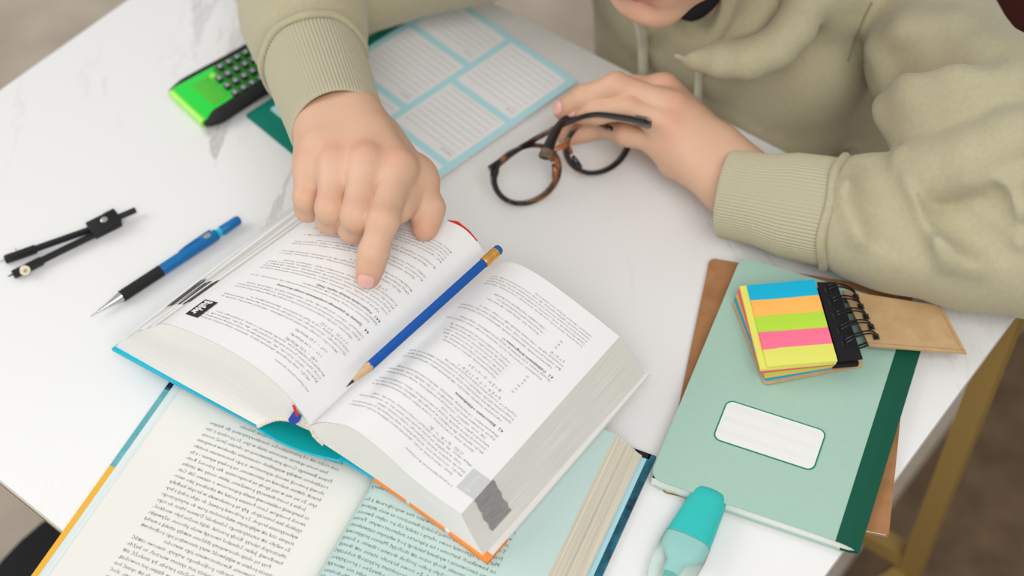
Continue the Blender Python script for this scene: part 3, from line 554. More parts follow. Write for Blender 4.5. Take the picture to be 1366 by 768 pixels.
# loose leaves standing proud of the fore edge
for q, (k, w, d_) in enumerate(((0.97, 0.0030, 0.0006), (0.80, 0.0034, 0.0), (0.55, 0.0028, 0.0), (0.33, 0.0024, 0.0))):
    n, f_ = SL.G; mb = MB(); rows = []; i0 = int(k*(len(n)-2))
    for t in np.linspace(0.0, 0.98, 18):
        p = n[i0, -1]*(1-t)+f_[i0, -1]*t; i_ = n[i0, -4]*(1-t)+f_[i0, -4]*t; o_ = nrm(p-i_); wv = w*(0.55+0.45*math.sin(5*t+2*q)); rows.append([p-o_*0.004+Z*0.0005, p+Z*0.0005, p+o_*wv+Z*(0.0005-0.0004*q*0.2)])
    mb.grid(np.array(rows), flip=True); mb.build('loose_leaf', M['page'], ub)
R = random.Random(3)
vocab = 'ściany budynku zasada ogrzewania promieniowania słonecznego powierzchnia przegrody warstwa izolacji cieplnej systemu energii kolektora zysków strat wartości temperatury powietrza wewnątrz zależy od wymiany przez oraz jest dla w na się może być który współczynnik okien orientacji masy akumulacyjnej szklarni przeszklenia bilans roczny metoda obliczeń gdzie tabela przykład pomieszczenia instalacji pasywnego'.split()
def sentence(n):
    s = ''
    while len(s) < n: s += R.choice(vocab)+R.choice([' ', ' ', ' ', ' ', ', ', '. '])
    return s[:n].strip().capitalize()
def book_text(S, heads, flip_x, name='printed_text'):
    W, H = S.W, S.H; pr = Print()
    if flip_x: f = lambda X, Y: S(1-(0.015+np.asarray(X))/W, np.asarray(Y)/H, 0.00055)      # reads from the outer edge to the gutter
    else: f = lambda X, Y: S((0.020+np.asarray(X))/W, np.asarray(Y)/H, 0.00055)
    wmax = W-0.037; y = 0.013
    for (kind, a, b) in heads:
        if kind == 'gap': y += a; continue
        if kind == 'head': pr.line(f, a, b, y, 0.0030, bold=0.02); y += 0.0042; continue
        if kind == 'run': pr.line(f, a, b, y, 0.0021, bold=0.0); y += 0.0036; continue
        if kind == 'small':
            for i in range(a): pr.line(f, sentence(int(76*(b if i == a-1 else 1))), 0, y, 0.0019, width=wmax*(b if i == a-1 else 1)); y += 0.0027
            continue
        if kind == 'form': pr.line(f, a, wmax*b, y, 0.0029); y += 0.0048; continue
        if kind == 'list':
            for i in range(a): pr.line(f, ['Qs', 'Qi', 'Qv', 'η', 'Φ'][i % 5], 0.012, y, 0.0021); pr.line(f, '– '+sentence(int(44*b)), 0.026, y, 0.0022, width=wmax*0.62*b*(0.8+0.2*R.random())); y += 0.0031
            continue
        for i in range(a):                                    # body lines
            w = wmax*(b if i == a-1 else 1.0); x = 0.005 if i == 0 else 0
            pr.line(f, sentence(int(66*w/wmax)), x, y, 0.0023, width=w-x); y += 0.0032
    return pr.mb.build(name, M['ink'], ub, smooth=False, angle=None)
book_text(SR, [('run', '7. Podstawy fizyki budowli dla architektów', 0.0), ('gap', 0.003, 0), ('body', 3, 0.8), ('body', 2, 0.9), ('form', '(1.32)   Q = A · U · Δt', 0.1), ('gap', 0.001, 0), ('body', 4, 0.45), ('body', 3, 0.95), ('gap', 0.002, 0), ('head', '4.2   Bilansowanie oddziaływania', 0.0), ('gap', 0.001, 0), ('body', 4, 0.7),
 ('form', 'Q = Σ A · z · F · g · I + Σ ψ · l', 0.18), ('form', 'Φ = Σ H · (t − t) + Σ F', 0.22), ('list', 6, 1.0), ('gap', 0.002, 0), ('body', 2, 0.9), ('head', '4.3   Oddziaływanie zintegrowane U', 0.0), ('gap', 0.001, 0), ('body', 3, 0.85), ('form', 'χ = Q / Q', 0.02), ('list', 3, 0.95), ('gap', 0.004, 0), ('small', 5, 0.6)], True)
book_text(SL, [('run', '4.8.2. Pasywne systemy ogrzewania', 0.0), ('gap', 0.002, 0), ('body', 4, 0.9), ('form', '0,80  –  0,32 W/(m²K)', 0.1), ('form', '1,10  –  0,94 W/(m²K)', 0.1), ('form', '0,67  –  1,43 W/(m²K)', 0.1), ('body', 3, 0.8), ('form', 'S = 0,32    S = 0,52', 0.05), ('body', 3, 0.95), ('gap', 0.002, 0),
 ('head', '4.4    Systemy do pasywnego pozyskiwania energii słonecznej', 0.0), ('gap', 0.001, 0), ('body', 2, 0.6), ('head', '4.4.1   Przezroczysta izolacja cieplna TWD', 0.0), ('body', 5, 0.9), ('form', 'q = Σ U · [ t − t ] · g', 0.12), ('gap', 0.001, 0), ('body', 3, 0.5), ('form', 'f = ∫ ( g − h ) dt', 0.25), ('body', 3, 0.85), ('gap', 0.004, 0), ('body', 2, 0.9), ('gap', 0.003, 0), ('small', 5, 0.8)], False)
# index tabs printed at the outer edges
pr = Print(); fT = lambda X, Y: SL(np.asarray(X), np.asarray(Y), 0.0008); pr.rect(fT, 0.845, 0.085, 0.925, 0.205, 3, 8); pr.mb.build('index_tab', M['tab_black'], ub, angle=None, label='black index tab reading Builder')
pr = Print(); g = lambda X, Y: SL(0.863+np.asarray(Y)*6.0, 0.200-np.asarray(X)/0.178, 0.0011)
pr.line(lambda X, Y: SL(0.910+np.asarray(Y)/SL.W, 0.198-np.asarray(X)/0.178, 0.0011), 'Builder', 0.0, 0, 0.0085, width=0.0175, bold=0.05); pr.mb.build('tab_lettering', M['paper_white'], ub, smooth=False, angle=None)
def edge_mark(G, k0, k1, t0, t1, out, name, lab, jag=0.0, m='tab_ink'):
    n, f_ = G; K = 10; mb = MB(); rows = []
    for k in np.linspace(k0, k1, K):
        i0 = int(np.floor(k*(len(n)-1))); i0 = min(i0, len(n)-2); w = k*(len(n)-1)-i0; a = n[i0, -1]*(1-w)+n[i0+1, -1]*w; b = f_[i0, -1]*(1-w)+f_[i0+1, -1]*w
        j = jag*(R.random()-0.5); rows.append([a*(1-t)+b*t+np.asarray(out)*0.0007 for t in np.linspace(t0+j, t1+j, 6)])
    mb.grid(np.array(rows)); return mb.build(name, M[m], ub, label=lab, smooth=False)
edge_mark(SR.G, 0.22, 1.0, 0.075, 0.185, (0.85, -0.55, 0.35), 'edge_index_mark', 'dark index mark on the fore edge', 0.012)
pr = Print(); pr.rect(lambda X, Y: SR(np.asarray(X), np.asarray(Y), 0.0006), 0.895, 0.075, 0.998, 0.175, 3, 6); pr.mb.build('index_tab', M['pale_ink'], ub, angle=None, label='pale grey show-through tab')
pr = Print(); pr.line(lambda X, Y: SR(0.93-np.asarray(Y)/SR.W, 0.085+np.asarray(X)/0.178, 0.0009), 'Builder', 0, 0, 0.0055, width=0.014); pr.mb.build('tab_lettering', M['paper_white'], ub, smooth=False, angle=None)
for i, (k0, k1, t0, t1) in enumerate(((0.62, 0.93, 0.19, 0.37), (0.30, 0.50, 0.22, 0.42))): edge_mark(SL.G, k0, k1, t0, t1, (-0.5, 0.3, 0.8), 'edge_index_mark', 'dark striped index mark on the fore edge', 0.03, 'edge_black')
pr = Print(); pr.rect(lambda X, Y: SL(np.asarray(X), np.asarray(Y), 0.0007), 0.432, 0.705, 0.452, 0.725); pr.mb.build('printed_square', M['ink'], ub, label='small black square print beside the finger')

# ------------------------------------------------------------------ pencil, mechanical pencil, compass
a, b = np.asarray((-0.1085, 0.5659, 0.0915)), np.asarray((-0.0076, 0.6799, 0.0915)); d = nrm(b-a); Lp = np.linalg.norm(b-a)
pc = thing('pencil', 'blue wooden pencil with an eraser end lying along the textbook gutter', 'pencil', tuple(a))
F_ = frame(a, nrm(np.cross(d, Z)), d); hexa = [(0.0037*math.cos(i*math.pi/3), 0.0037*math.sin(i*math.pi/3)) for i in range(6)]
mb = MB(); mb.prism(hexa, 0.021, Lp-0.0165, F_); mb.build('barrel', M['blue_paint'], pc, angle=20)
mb = MB(); lathe(mb, a, d, [(0.006, 0.0011), (0.0205, 0.0034), (0.0218, 0.00355)], 24); mb.build('sharpened_cone', M['wood'], pc)
mb = MB(); lathe(mb, a, d, [(0, 0.0002), (0.0063, 0.0012)], 16); mb.build('lead', M['graphite'], pc)
mb = MB(); lathe(mb, a, d, [(Lp-0.0172, 0.0037), (Lp-0.0165, 0.0040), (Lp-0.0145, 0.0037), (Lp-0.0135, 0.0040), (Lp-0.0122, 0.0037), (Lp-0.008, 0.0038), (Lp-0.0068, 0.0041), (Lp-0.0055, 0.0037), (Lp-0.0045, 0.0039)], 24); mb.build('ferrule', M['copper'], pc)
mb = MB(); lathe(mb, a, d, [(Lp-0.005, 0.0036), (Lp-0.0015, 0.0036), (Lp-0.0003, 0.0029), (Lp, 0.0015)], 24); mb.build('eraser', M['blue_eraser'], pc)

a, b = np.asarray((-0.3141, 0.6978, 0.0045)), np.asarray((-0.2113, 0.7899, 0.0058)); d = nrm(b-a); Lp = np.linalg.norm(b-a)
mp = thing('mechanical_pencil', 'blue mechanical pencil with black ribbed grip and steel tip on the marble', 'pencil', tuple(a))
K_ = Lp/0.139; q = lambda L: [(z*K_, r) for z, r in L]
mb = MB(); lathe(mb, a, d, q([(0, 0.0003), (0.006, 0.0005), (0.0062, 0.0009), (0.012, 0.0014), (0.027, 0.0038), (0.0285, 0.0040)]), 28); mb.build('tip', M['steel'], mp)
mb = MB(); lathe(mb, a, d, q([(0.0275, 0.0043)]+[(0.0285+i*0.0013, 0.0047-0.00035*(i % 2)) for i in range(27)]+[(0.0640, 0.0045)]), 28); mb.build('grip', M['black_rubber'], mp)
mb = MB(); lathe(mb, a, d, q([(0.0636, 0.0042), (0.066, 0.0045), (0.115, 0.0045), (0.1165, 0.0042)]), 28); mb.build('barrel', M['blue_barrel'], mp)
mb = MB(); lathe(mb, a, d, q([(0.116, 0.0036), (0.120, 0.0033), (0.1205, 0.0036)]), 24); mb.build('collar', M['cyan_ring'], mp)
mb = MB(); lathe(mb, a, d, q([(0.1203, 0.0036), (0.1210, 0.0040), (0.1365, 0.0038), (0.1384, 0.0031), (0.139, 0.0016)]), 24); mb.build('cap', M['blue_barrel'], mp)
up_ = nrm(Z-d*(Z @ d)); sd = np.cross(d, up_); cd = nrm(up_*0.62-sd*0.78); cf = lambda z, h, w=0: a+d*z*K_+cd*h+np.cross(d, cd)*w
mb = MB(); P = [(0.084, 0.0050), (0.090, 0.0057), (0.106, 0.0061), (0.1135, 0.0060)]
mb.grid(np.array([[cf(z, h-0.0014, -0.0018), cf(z, h, -0.0018), cf(z, h, 0.0018), cf(z, h-0.0014, 0.0018)] for z, h in P]), wrap=True); mb.build('clip', M['blue_barrel'], mp, angle=30)
mb = MB(); F2 = (a+d*0.1085*K_+up_*0.0047, d, np.cross(up_, d), up_); mb.prism(rrect(-0.0030, -0.0021, 0.0030, 0.0021, 0.0018), -0.001, 0.0004, F2, bev=0.0003); mb.build('clip_plate', M['steel'], mp)

hg = np.asarray((-0.3161, 0.7887, 0.0060)); cp = thing('compass', 'black drawing compass with splayed legs lying left of the blue pencil', 'compass', tuple(hg))
ux = nrm(np.asarray((-0.3060, 0.7962, 0.0060))-np.asarray((-0.3251, 0.7828, 0.0060))); FH = (hg, ux, np.cross(Z, ux), Z)
mb = MB(); mb.prism(rrect(-0.0135, -0.0065, 0.0115, 0.0065, 0.001, 2), 0.0006, 0.0045, FH, bev=0.0006); mb.prism(rrect(-0.0125, -0.0058, 0.0110, 0.0058, 0.001, 2), -0.0055, 0.0, FH, bev=0.0006)
for i in range(6): mb.prism([(0.003+i*0.0014, -0.0067), (0.0037+i*0.0014, -0.0067), (0.0037+i*0.0014, 0.0067), (0.003+i*0.0014, 0.0067)], 0.0012, 0.0048, FH)
mb.build('hinge_block', M['black_plastic'], cp)
mb = MB(); lathe(mb, hg+Z*0.0042-ux*0.0002, Z, [(0, 0.0030), (0.0008, 0.0029), (0.0011, 0.0024)], 20); mb.prism([(-0.0022, -0.0003), (0.0022, -0.0003), (0.0022, 0.0003), (-0.0022, 0.0003)], 0.0045, 0.0055, FH); mb.build('hinge_screw', M['steel'], cp)
e_ = np.asarray((-0.2944, 0.8021, 0.0060)); st_ = hg+ux*0.011; MB().tube(np.array([st_+(e_-st_)*t for t in np.linspace(0, 1, 25)]), 0.0023+0.00018*(np.arange(25) % 2), 14).build('handle', M['black_plastic'], cp)
for i, (s0, e0, tip, w0, nut) in enumerate((((-0.3223, 0.7846, 0.0065), (-0.3893, 0.7557, 0.0045), (-0.3945, 0.7534, 0.0030), 0.0028, (-0.3820, 0.7602, 0.0070)), ((-0.3207, 0.7800, 0.0055), (-0.3801, 0.7405, 0.0045), (-0.3844, 0.7397, 0.0030), 0.0028, (-0.3719, 0.7412, 0.0060)))):
    s0, e0, tip, nut = map(np.asarray, (s0, e0, tip, nut)); d = nrm(e0-s0); L = np.linalg.norm(e0-s0); Fl = (s0, d, nrm(np.cross(Z, d)), Z)
    mb = MB(); mb.prism(rrect(0, -w0*0.75, L*0.70, w0*0.75, 0.0006, 2), -0.0022, 0.0018, Fl, bev=0.0006); mb.prism(rrect(L*0.66, -w0, L*1.0, w0, 0.0012, 3), -0.0030, 0.0022, Fl, bev=0.0007)
    lg = mb.build('leg', M['black_plastic'], cp)
    MB().tube([e0-d*0.002, e0+(tip-e0)*0.5, tip], [0.0009, 0.0006, 0.0002], 8).build('needle' if i == 0 else 'lead', M['steel'] if i == 0 else M['graphite'], lg)
    ax = nrm(np.cross(d, Z))*(-1 if i else 1)*(1 if np.cross(d, Z)[1] > 0 else -1); mb = MB()
    if i: lathe(mb, e0-d*0.009+ax*0.001+Z*0.001, nrm(ax+Z*0.5), [(0, 0.0032), (0.004, 0.0040), (0.0045, 0.0036)], 20, k=0); lathe(mb, e0-d*0.009+ax*0.001+Z*0.001, nrm(ax+Z*0.5), [(0.0040, 0.0017), (0.0048, 0.0016)], 12, k=1); mb.build('thumb_screw', None, lg, mats=[M['cream'], M['goldpin']])
    else: lathe(mb, e0-d*0.009+ax*0.001, nrm(ax+Z*0.3), [(0, 0.0016), (0.0045, 0.0020), (0.005, 0.0016)], 16); mb.build('thumb_screw', M['cream'], lg)

# ------------------------------------------------------------------ kraft notebook, sage notebook, sticky pad, highlighter
bO = A_(0.09798, 0.53598, 0); bY = nrm(A_(0.05392, 0.20319, 0)); bX = A_(bY[1], -bY[0], 0); BF = (bO, bX, bY, Z)
kn = thing('kraft_notebook', 'thin brown kraft notebook lying under the sage green notebook', 'notebook', tuple(bO))
MB().prism(rrect(0, 0.001, 0.1505, 0.2090, (0.004, 0, 0, 0.004)), 0.0007, 0.0035, BF).build('pages', M['page_side'], kn)
for z0, nm in ((0.0, 'back_cover'), (0.0035, 'front_cover')): MB().prism(rrect(-0.0006, 0, 0.1520, 0.2102, (0.005, 0.0008, 0.0008, 0.005)), z0, z0+0.0007, BF).build(nm, M['kraft'], kn)

gO = A_(0.08913, 0.53985, 0); gX = A_(0.92050, -0.39077, 0); gX = nrm(gX); gY = A_(-gX[1], gX[0], 0); gY = nrm(A_(0.41200, 0.91118, 0)*0.5+gY*0.5); gX = A_(gY[1], -gY[0], 0); GF = (gO, gX, gY, Z)
gn = thing('sage_notebook', 'sage green notebook with white label and dark green spine tape', 'notebook', tuple(gO))
GW, GH, T0, T1 = 0.1446, 0.2095, 0.0044, 0.0135
rows = []                                                     # page block with a rounded spine on the right
def gsec(ins):
    top = [(0.0+ins, T1-0.0005), (0.06, T1-0.0005), (0.120, T1-0.0006), (0.134, T1-0.0015), (0.1408, T1-0.0034), (GW-ins, (T0+T1)/2-0.0012)]
    bot = [(GW-ins, (T0+T1)/2-0.0012), (0.1405, T0+0.0014), (0.132, T0+0.0006), (0.06, T0+0.0005), (ins, T0+0.0005)]
    return resample(np.array(top), 24), resample(np.array(bot), 24)
t_, b_ = gsec(0.0016); mb = MB()
for y, fl in ((0.0012, True), (GH-0.0012, False)):
    G = np.array([[gO+gX*(p[0]*(1-k)+r[0]*k)+gY*y+Z*(p[1]*(1-k)+r[1]*k) for p, r in zip(t_, b_[::-1])] for k in np.linspace(0, 1, 5)]); mb.grid(G, 0, flip=fl)
E_ = np.array([[gO+gX*t_[0][0]+gY*y+Z*z for y in (0.0012, GH-0.0012)] for z in (T0+0.0005, T1-0.0005)]); mb.grid(E_, 0, flip=True)
mb.build('pages', M['page_side'], gn, angle=40)
def cover(lift, side, name, m, x0=0.0):
    t, b = gsec(0.0); P = t if side > 0 else b[::-1]; P = P[(P[:, 0] >= x0-1e-6) & (P[:, 0] <= 0.1365)]
    if x0 > 0: P = np.vstack([[x0, np.interp(x0, t[:, 0], t[:, 1])], P])
    rows = []; n = len(P); r = 0.0085
    for i, p in enumerate(P):
        rows.append(p)
    P = np.array(rows)
    if x0 == 0: P = np.vstack([[[x, P[0][1]] for x in (0, 0.0008, 0.0022, 0.0045, 0.0085)], P[P[:, 0] > 0.0086]])
    ins = lambda x: 0.0 if x0 > 0 or x >= r else r-math.sqrt(max(r*r-(r-x)**2, 0))
    mb = MB(); up = 0.0006*side
    for k in (0, 1):
        G = np.array([[gO+gX*p[0]+gY*y+Z*(p[1]+up*k+lift) for p in P] for y in (0, 1)]); 
        for j, p in enumerate(P): G[0, j] = gO+gX*p[0]+gY*ins(p[0])+Z*(p[1]+up*k+lift); G[1, j] = gO+gX*p[0]+gY*(GH-ins(p[0]))+Z*(p[1]+up*k+lift)
        mb.grid(G, 0, flip=(k == 0) != (side < 0))
        if k == 0: G0 = G
    mb.grid(np.array([G0[0], G[0]]), 0); mb.grid(np.array([G0[1], G[1]]), 0, flip=True); mb.grid(np.array([G0[:, 0], G[:, 0]]), 0, flip=True)
    return mb.build(name, m, gn, angle=40)
cover(0.0, 1, 'front_cover', M['sage']); cover(0.0, -1, 'back_cover', M['sage'])
t, b = gsec(-0.0002); P = np.vstack([[0.1285, np.interp(0.1285, t[:, 0], t[:, 1])], t[t[:, 0] > 0.1286], b[b[:, 0] > 0.130]]); cen = A_(0.125, (T0+T1)/2)
Q = P.copy(); dn = Q-cen; Q[:, 0] += 0.0004*np.clip((Q[:, 0]-0.134)/0.01, 0, 1); Q[:, 1] += np.where(Q[:, 1] > cen[1]-0.001, 0.0008, -0.0008)*np.clip((0.1452-Q[:, 0])/0.004, 0, 1)
mb = MB(); mb.grid(np.array([[gO+gX*p[0]+gY*y+Z*p[1] for p in Q] for y in (-0.0002, GH+0.0002)])); tp = mb.build('spine_tape', M['tape'], gn)
gz = lambda z: (gO+Z*(T1+z), gX, gY, Z)
MB().prism(rrect(0.0294, 0.0454, 0.1013, 0.0811, 0.0057), 0.0001, 0.00028, gz(0)).build('label_border', M['label_line'], gn, label='dark green rounded border of the label')
MB().prism(rrect(0.0305, 0.0465, 0.1002, 0.0800, 0.0048), 0.0002, 0.00042, gz(0)).build('label', M['paper_white'], gn, label='white name label with dotted lines')
pr = Print(); fl_ = lambda X, Y: gO+gX*np.asarray(X)[..., None]+gY*np.asarray(Y)[..., None]+Z*(T1+0.0006)
for y in (0.0763, 0.0742, 0.0655, 0.0634, 0.0547, 0.0526):
    x = 0.0315
    while x < 0.0990: pr.rect(fl_, x, y-0.00011, x+0.0007, y+0.00011, 2, 2); x += 0.0013
pr.mb.build('dotted_lines', M['ruled'], gn, smooth=False, angle=None, kind='stuff')

sp_ = thing('sticky_note_pad', 'ring-bound pad of rainbow sticky strips with kraft cover on the sage notebook', 'sticky notes', (0.2090, 0.6600, 0.0150))
S0 = np.asarray((0.1754, 0.6124, 0.0145)); sX = nrm(np.asarray((0.2480, 0.6263, 0.0145))-S0); sY = A_(-sX[1], sX[0], 0)
BZ = 0.0143
MB().prism(rrect(0, 0, 0.0735, 0.0765, (0.003, 0.001, 0.001, 0.003)), 0.0, 0.0014, (A_(S0[0], S0[1], BZ), sX, sY, Z), bev=0.0003).build('back_cover', M['kraft_light'], sp_, label='tan kraft back cover')
s1 = np.asarray((0.1758, 0.6149, 0.0325)); tX = nrm(np.asarray((0.2254, 0.6185, 0.0325))-s1); tY = A_(-tX[1], tX[0], 0); zt = 0.0325
base2 = A_(S0[0], S0[1], 0)+sX*0.0015+sY*0.0025
def layer(k): return (base2*(1-k)+A_(s1[0], s1[1], 0)*k)
# lower layers: sheets of strips peeking out along the bottom edge and the left edge
lays = [('s_blue', 0.0160, 0.0190, 0.05, 0.0), ('s_orange', 0.0194, 0.0224, 0.25, -0.0004), ('s_green', 0.0228, 0.0256, 0.5, -0.0008), ('s_red', 0.0260, 0.0291, 0.75, -0.0040), ('s_yellow', 0.0294, 0.0316, 0.95, -0.0046)]
for nm, z0, z1, k, xo in lays:
    o = layer(k); ex = nrm(sX*(1-k)+tX*k); ey = A_(-ex[1], ex[0], 0); yb = 0.0 if nm != 's_yellow' else -0.0004
    MB().prism([(xo, yb), (0.0490, yb), (0.0490, 0.0745), (xo, 0.0745)], z0, z1, (A_(o[0], o[1], 0), ex, ey, Z)).build('under_strips', M[nm], sp_, label={'s_blue': 'blue', 's_orange': 'orange', 's_green': 'green', 's_red': 'pink', 's_yellow': 'yellow'}[nm]+' strips lower in the pad')
for i, nm in enumerate(('s_yellow', 's_pink', 's_green', 's_orange', 's_blue')):
    y0, y1 = i*0.0147, i*0.0147+0.0152; mb = MB(); n = 10; x = np.linspace(0, 0.0497, n); rows = []
    lift = 0.0004+0.0016*(1-i/5)*(x/0.0497 < 2)*0+0.0003*i*0; dz = zt+0.0002*(5-i)+0.0006*np.exp(-((x-0.0)/0.008)**2)*(i % 2)+0.0002*np.sin(x*90+i)
    low = zt-0.0008
    top = np.array([[s1*[1, 1, 0]+tX*xx+tY*y+Z*(z_+0.0004*(1-abs(2*(y-y0)/(y1-y0)-1))) for xx, z_ in zip(x, dz)] for y in np.linspace(y0, y1, 4)]); mb.grid(top)
    bt = top.copy(); bt[:, :, 2] = low
    mb.grid(np.array([bt[0], top[0]])); mb.grid(np.array([top[-1], bt[-1]])); mb.grid(np.array([bt[:, 0], top[:, 0]]), flip=True); mb.grid(np.array([bt[:, -1], top[:, -1]]))
    mb.build('sticky_strip', M[nm], sp_, angle=30, label={'s_blue': 'blue', 's_orange': 'orange', 's_green': 'lime green', 's_pink': 'pink', 's_yellow': 'yellow'}[nm]+' sticky strip on top of the pad')
k0, k1 = np.asarray((0.2220, 0.6906, 0.0318)), np.asarray((0.2267, 0.6196, 0.0318)); k2, k3 = np.asarray((0.2437, 0.6210, 0.0318)), np.asarray((0.2361, 0.6901, 0.0318))
cx = nrm(k2-k1); cy = nrm(k0-k1); mb = MB()
def quadslab(mb, q, th, k=0):
    q = np.asarray(q, float); dn = A_(0, 0, -th); mb.grid(np.array([[q[0], q[1]], [q[3], q[2]]]), k); mb.grid(np.array([[q[0]+dn, q[1]+dn], [q[3]+dn, q[2]+dn]]), k, flip=True)
    for i in range(4): a, b = q[i], q[(i+1) % 4]; mb.grid(np.array([[a+dn, b+dn], [a, b]]), k)
    return mb
quadslab(mb, [k1, k2, k3, k0], 0.0012)
m1, m2, m3, m0 = (np.asarray((0.2245, 0.6215, 0.0240)), np.asarray((0.2431, 0.6239, 0.0225)), np.asarray((0.2352, 0.6909, 0.0240)), np.asarray((0.2216, 0.6897, 0.0260))); quadslab(mb, [m1, m2, m3, m0], 0.004)
mb.build('binding_card', M['black_card'], sp_, label='black punched binding strip')
f0, f1, f2, f3 = ((0.2415, 0.6889, 0.0235), (0.3125, 0.6763, 0.0180), (0.3221, 0.6332, 0.0180), (0.2528, 0.6384, 0.0230))
fq = np.array([f0, f3, f2, f1]); mb = MB(); quadslab(mb, fq, 0.0016); mb.build('front_cover', M['kraft_light'], sp_, angle=30, label='tan kraft front cover flipped open')
mid = lambda a, b, t: np.asarray(a)*(1-t)+np.asarray(b)*t
mb = MB()
for p, q in ((mid(f3, f2, 0.0), mid(f3, f2, 1.0)), (f2, f1)):
    ins = (fq.mean(0)-mid(p, q, 0.5)); ins = nrm(ins)*0.0028; a, b = np.asarray(p)+ins+Z*0.0001, np.asarray(q)+ins+Z*0.0001; w = nrm(ins)*0.0002; mb.grid(np.array([[a-w, b-w], [a+w, b+w]]))
mb.build('cover_crease', M['kraft'], sp_, smooth=False, angle=None)
holes = ((1103.5, 387, 1141.7, 396), (1109, 404, 1148, 408.5), (1114.5, 422.5, 1155, 422), (1120, 441, 1162, 436), (1126.5, 459.5, 1168.6, 449))
HO = [((0.2281, 0.6825, 0.0321), (0.2500, 0.6819, 0.0240)), ((0.2293, 0.6707, 0.0321), (0.2521, 0.6731, 0.0237)), ((0.2303, 0.6580, 0.0321), (0.2543, 0.6637, 0.0237)), ((0.2313, 0.6455, 0.0321), (0.2565, 0.6545, 0.0237)), ((0.2328, 0.6332, 0.0321), (0.2585, 0.6457, 0.0237))]
for h, e in HO:
    h, e = np.asarray(h), np.asarray(e); mb = MB(); mb2 = MB(); sd = cy
    for off in (-0.0015, 0.0015):
        a, b = h+sd*off, e+sd*off*0.7; ctr = (a+b)/2; dv = b-a; L = np.linalg.norm(dv); up = A_(0, 0, 1)
        th = np.linspace(-0.10, 1.06, 26)*math.pi; P = np.array([ctr-dv/2*math.cos(t)*1.0+up*(0.0088*math.sin(t)) for t in th]); mb.tube(P, 0.00065, 8)
        th = np.linspace(1.06, 1.9, 16)*math.pi; P = np.array([ctr-dv/2*math.cos(t)*1.0+up*(0.0075*math.sin(t)) for t in th]); mb.tube(P, 0.00065, 8)
    mb.build('wire_ring', M['black_wire'], sp_)
    for p, nv in ((h, 0.0001), (e, 0.0001)):
        MB().prism([(-0.0022, -0.0026), (0.0022, -0.0026), (0.0022, 0.0026), (-0.0022, 0.0026)], 0, 0.00015, (p+Z*nv, cx, cy, Z)).build('punched_hole', M['graphite'], sp_)

hO = np.asarray((0.1307, 0.5292, -0.0000)); hd = nrm(np.asarray((0.1064, 0.4854, 0.0000))-hO); hs = A_(-hd[1], hd[0], 0); HF = (A_(hO[0], hO[1], 0), hs, hd, Z)
hl = thing('highlighter', 'chunky turquoise highlighter with frosted clear cap below the sage notebook', 'highlighter', tuple(hO))
def taper(stations, name, m, z0=0.0, n=28, lab=None, parent=hl, sq=2.6):
    mb = MB(); a = np.linspace(0, 2*np.pi, n, endpoint=False); ca, sa = np.cos(a), np.sin(a); ex = 2/sq
    X, Y_ = np.sign(ca)*np.abs(ca)**ex, np.sign(sa)*np.abs(sa)**ex; G = []
    for y, w, h, zc in stations: G.append(HF[0]+hd*y+(X*w)[:, None]*hs+(Y_*h)[:, None]*Z+Z*zc)
    off = 0; mb.grid(np.array(G), wrap=True); mb.f.append(tuple(range(n))[::-1]); mb.k.append(0); e = (len(G)-1)*n; mb.f.append(tuple(e+j for j in range(n))); mb.k.append(0)
    return mb.build(name, m, parent, angle=50, label=lab)
zc = 0.0085
taper([(-0.0020, 0.004, 0.0020, zc), (-0.0012, 0.0082, 0.0046, zc), (0.0008, 0.0108, 0.0066, zc), (0.004, 0.0122, 0.0076, zc), (0.010, 0.0130, 0.0080, zc), (0.030, 0.0150, 0.0084, zc), (0.0405, 0.0158, 0.0085, zc), (0.0408, 0.0150, 0.0080, zc)], 'body', M['hl_cap'], lab='turquoise flat body')
taper([(0.0405, 0.0146, 0.0074, zc), (0.050, 0.0140, 0.0070, zc), (0.0560, 0.0085, 0.0050, zc), (0.0600, 0.0060, 0.0042, zc), (0.068, 0.0055, 0.0040, zc)], 'nib_holder', M['hl_inner'], lab='milky turquoise nib holder inside the cap')
taper([(0.067, 0.0038, 0.0030, zc), (0.074, 0.0034, 0.0026, zc), (0.077, 0.0028, 0.0010, zc-0.001)], 'nib', M['hl_tip'])
taper([(0.0400, 0.0161, 0.0087, zc), (0.050, 0.0166, 0.0087, zc), (0.062, 0.0160, 0.0086, zc), (0.074, 0.0140, 0.0080, zc), (0.082, 0.0108, 0.0066, zc), (0.085, 0.0070, 0.0040, zc)], 'cap', M['hl_clear'], lab='frosted clear cap')

# ------------------------------------------------------------------ calculator, planner and the notebook beneath it
kO = np.asarray((-0.2862, 0.9382, 0.0000)); kx = nrm(A_(0.765, 0.645, 0)); ky = A_(kx[1], -kx[0], 0)      # kx along the length, ky across towards the camera
ca_ = thing('calculator', 'green translucent pocket calculator with black rubber sides beside the right sleeve', 'calculator', tuple(kO))
KW, KL = 0.060, 0.104; KF = (A_(kO[0], kO[1], 0), kx, -ky, Z)     # local y runs away from ky
loc = lambda x, y, z: KF[0]+kx*x+ky*y+Z*z
MB().prism([(x, -y) for x, y in rrect(0.001, 0.004, KL, KW-0.004, 0.004)], 0.001, 0.0095, KF, bev=0.002).build('case', M['calc_green'], ca_, label='bright green translucent case')
MB().tube([loc(0.0015, 0.006, 0.0052), loc(0.0012, KW/2, 0.0052), loc(0.0015, KW-0.006, 0.0052)], 0.0040, 12).build('front_edge', M['calc_lime'], ca_, label='lime bright front edge')
MB().prism([(x, -y) for x, y in rrect(0.040, 0.008, KL-0.004, KW-0.009, 0.003)], 0.0088, 0.0099, KF, bev=0.0003).build('keypad_face', M['calc_dark'], ca_)
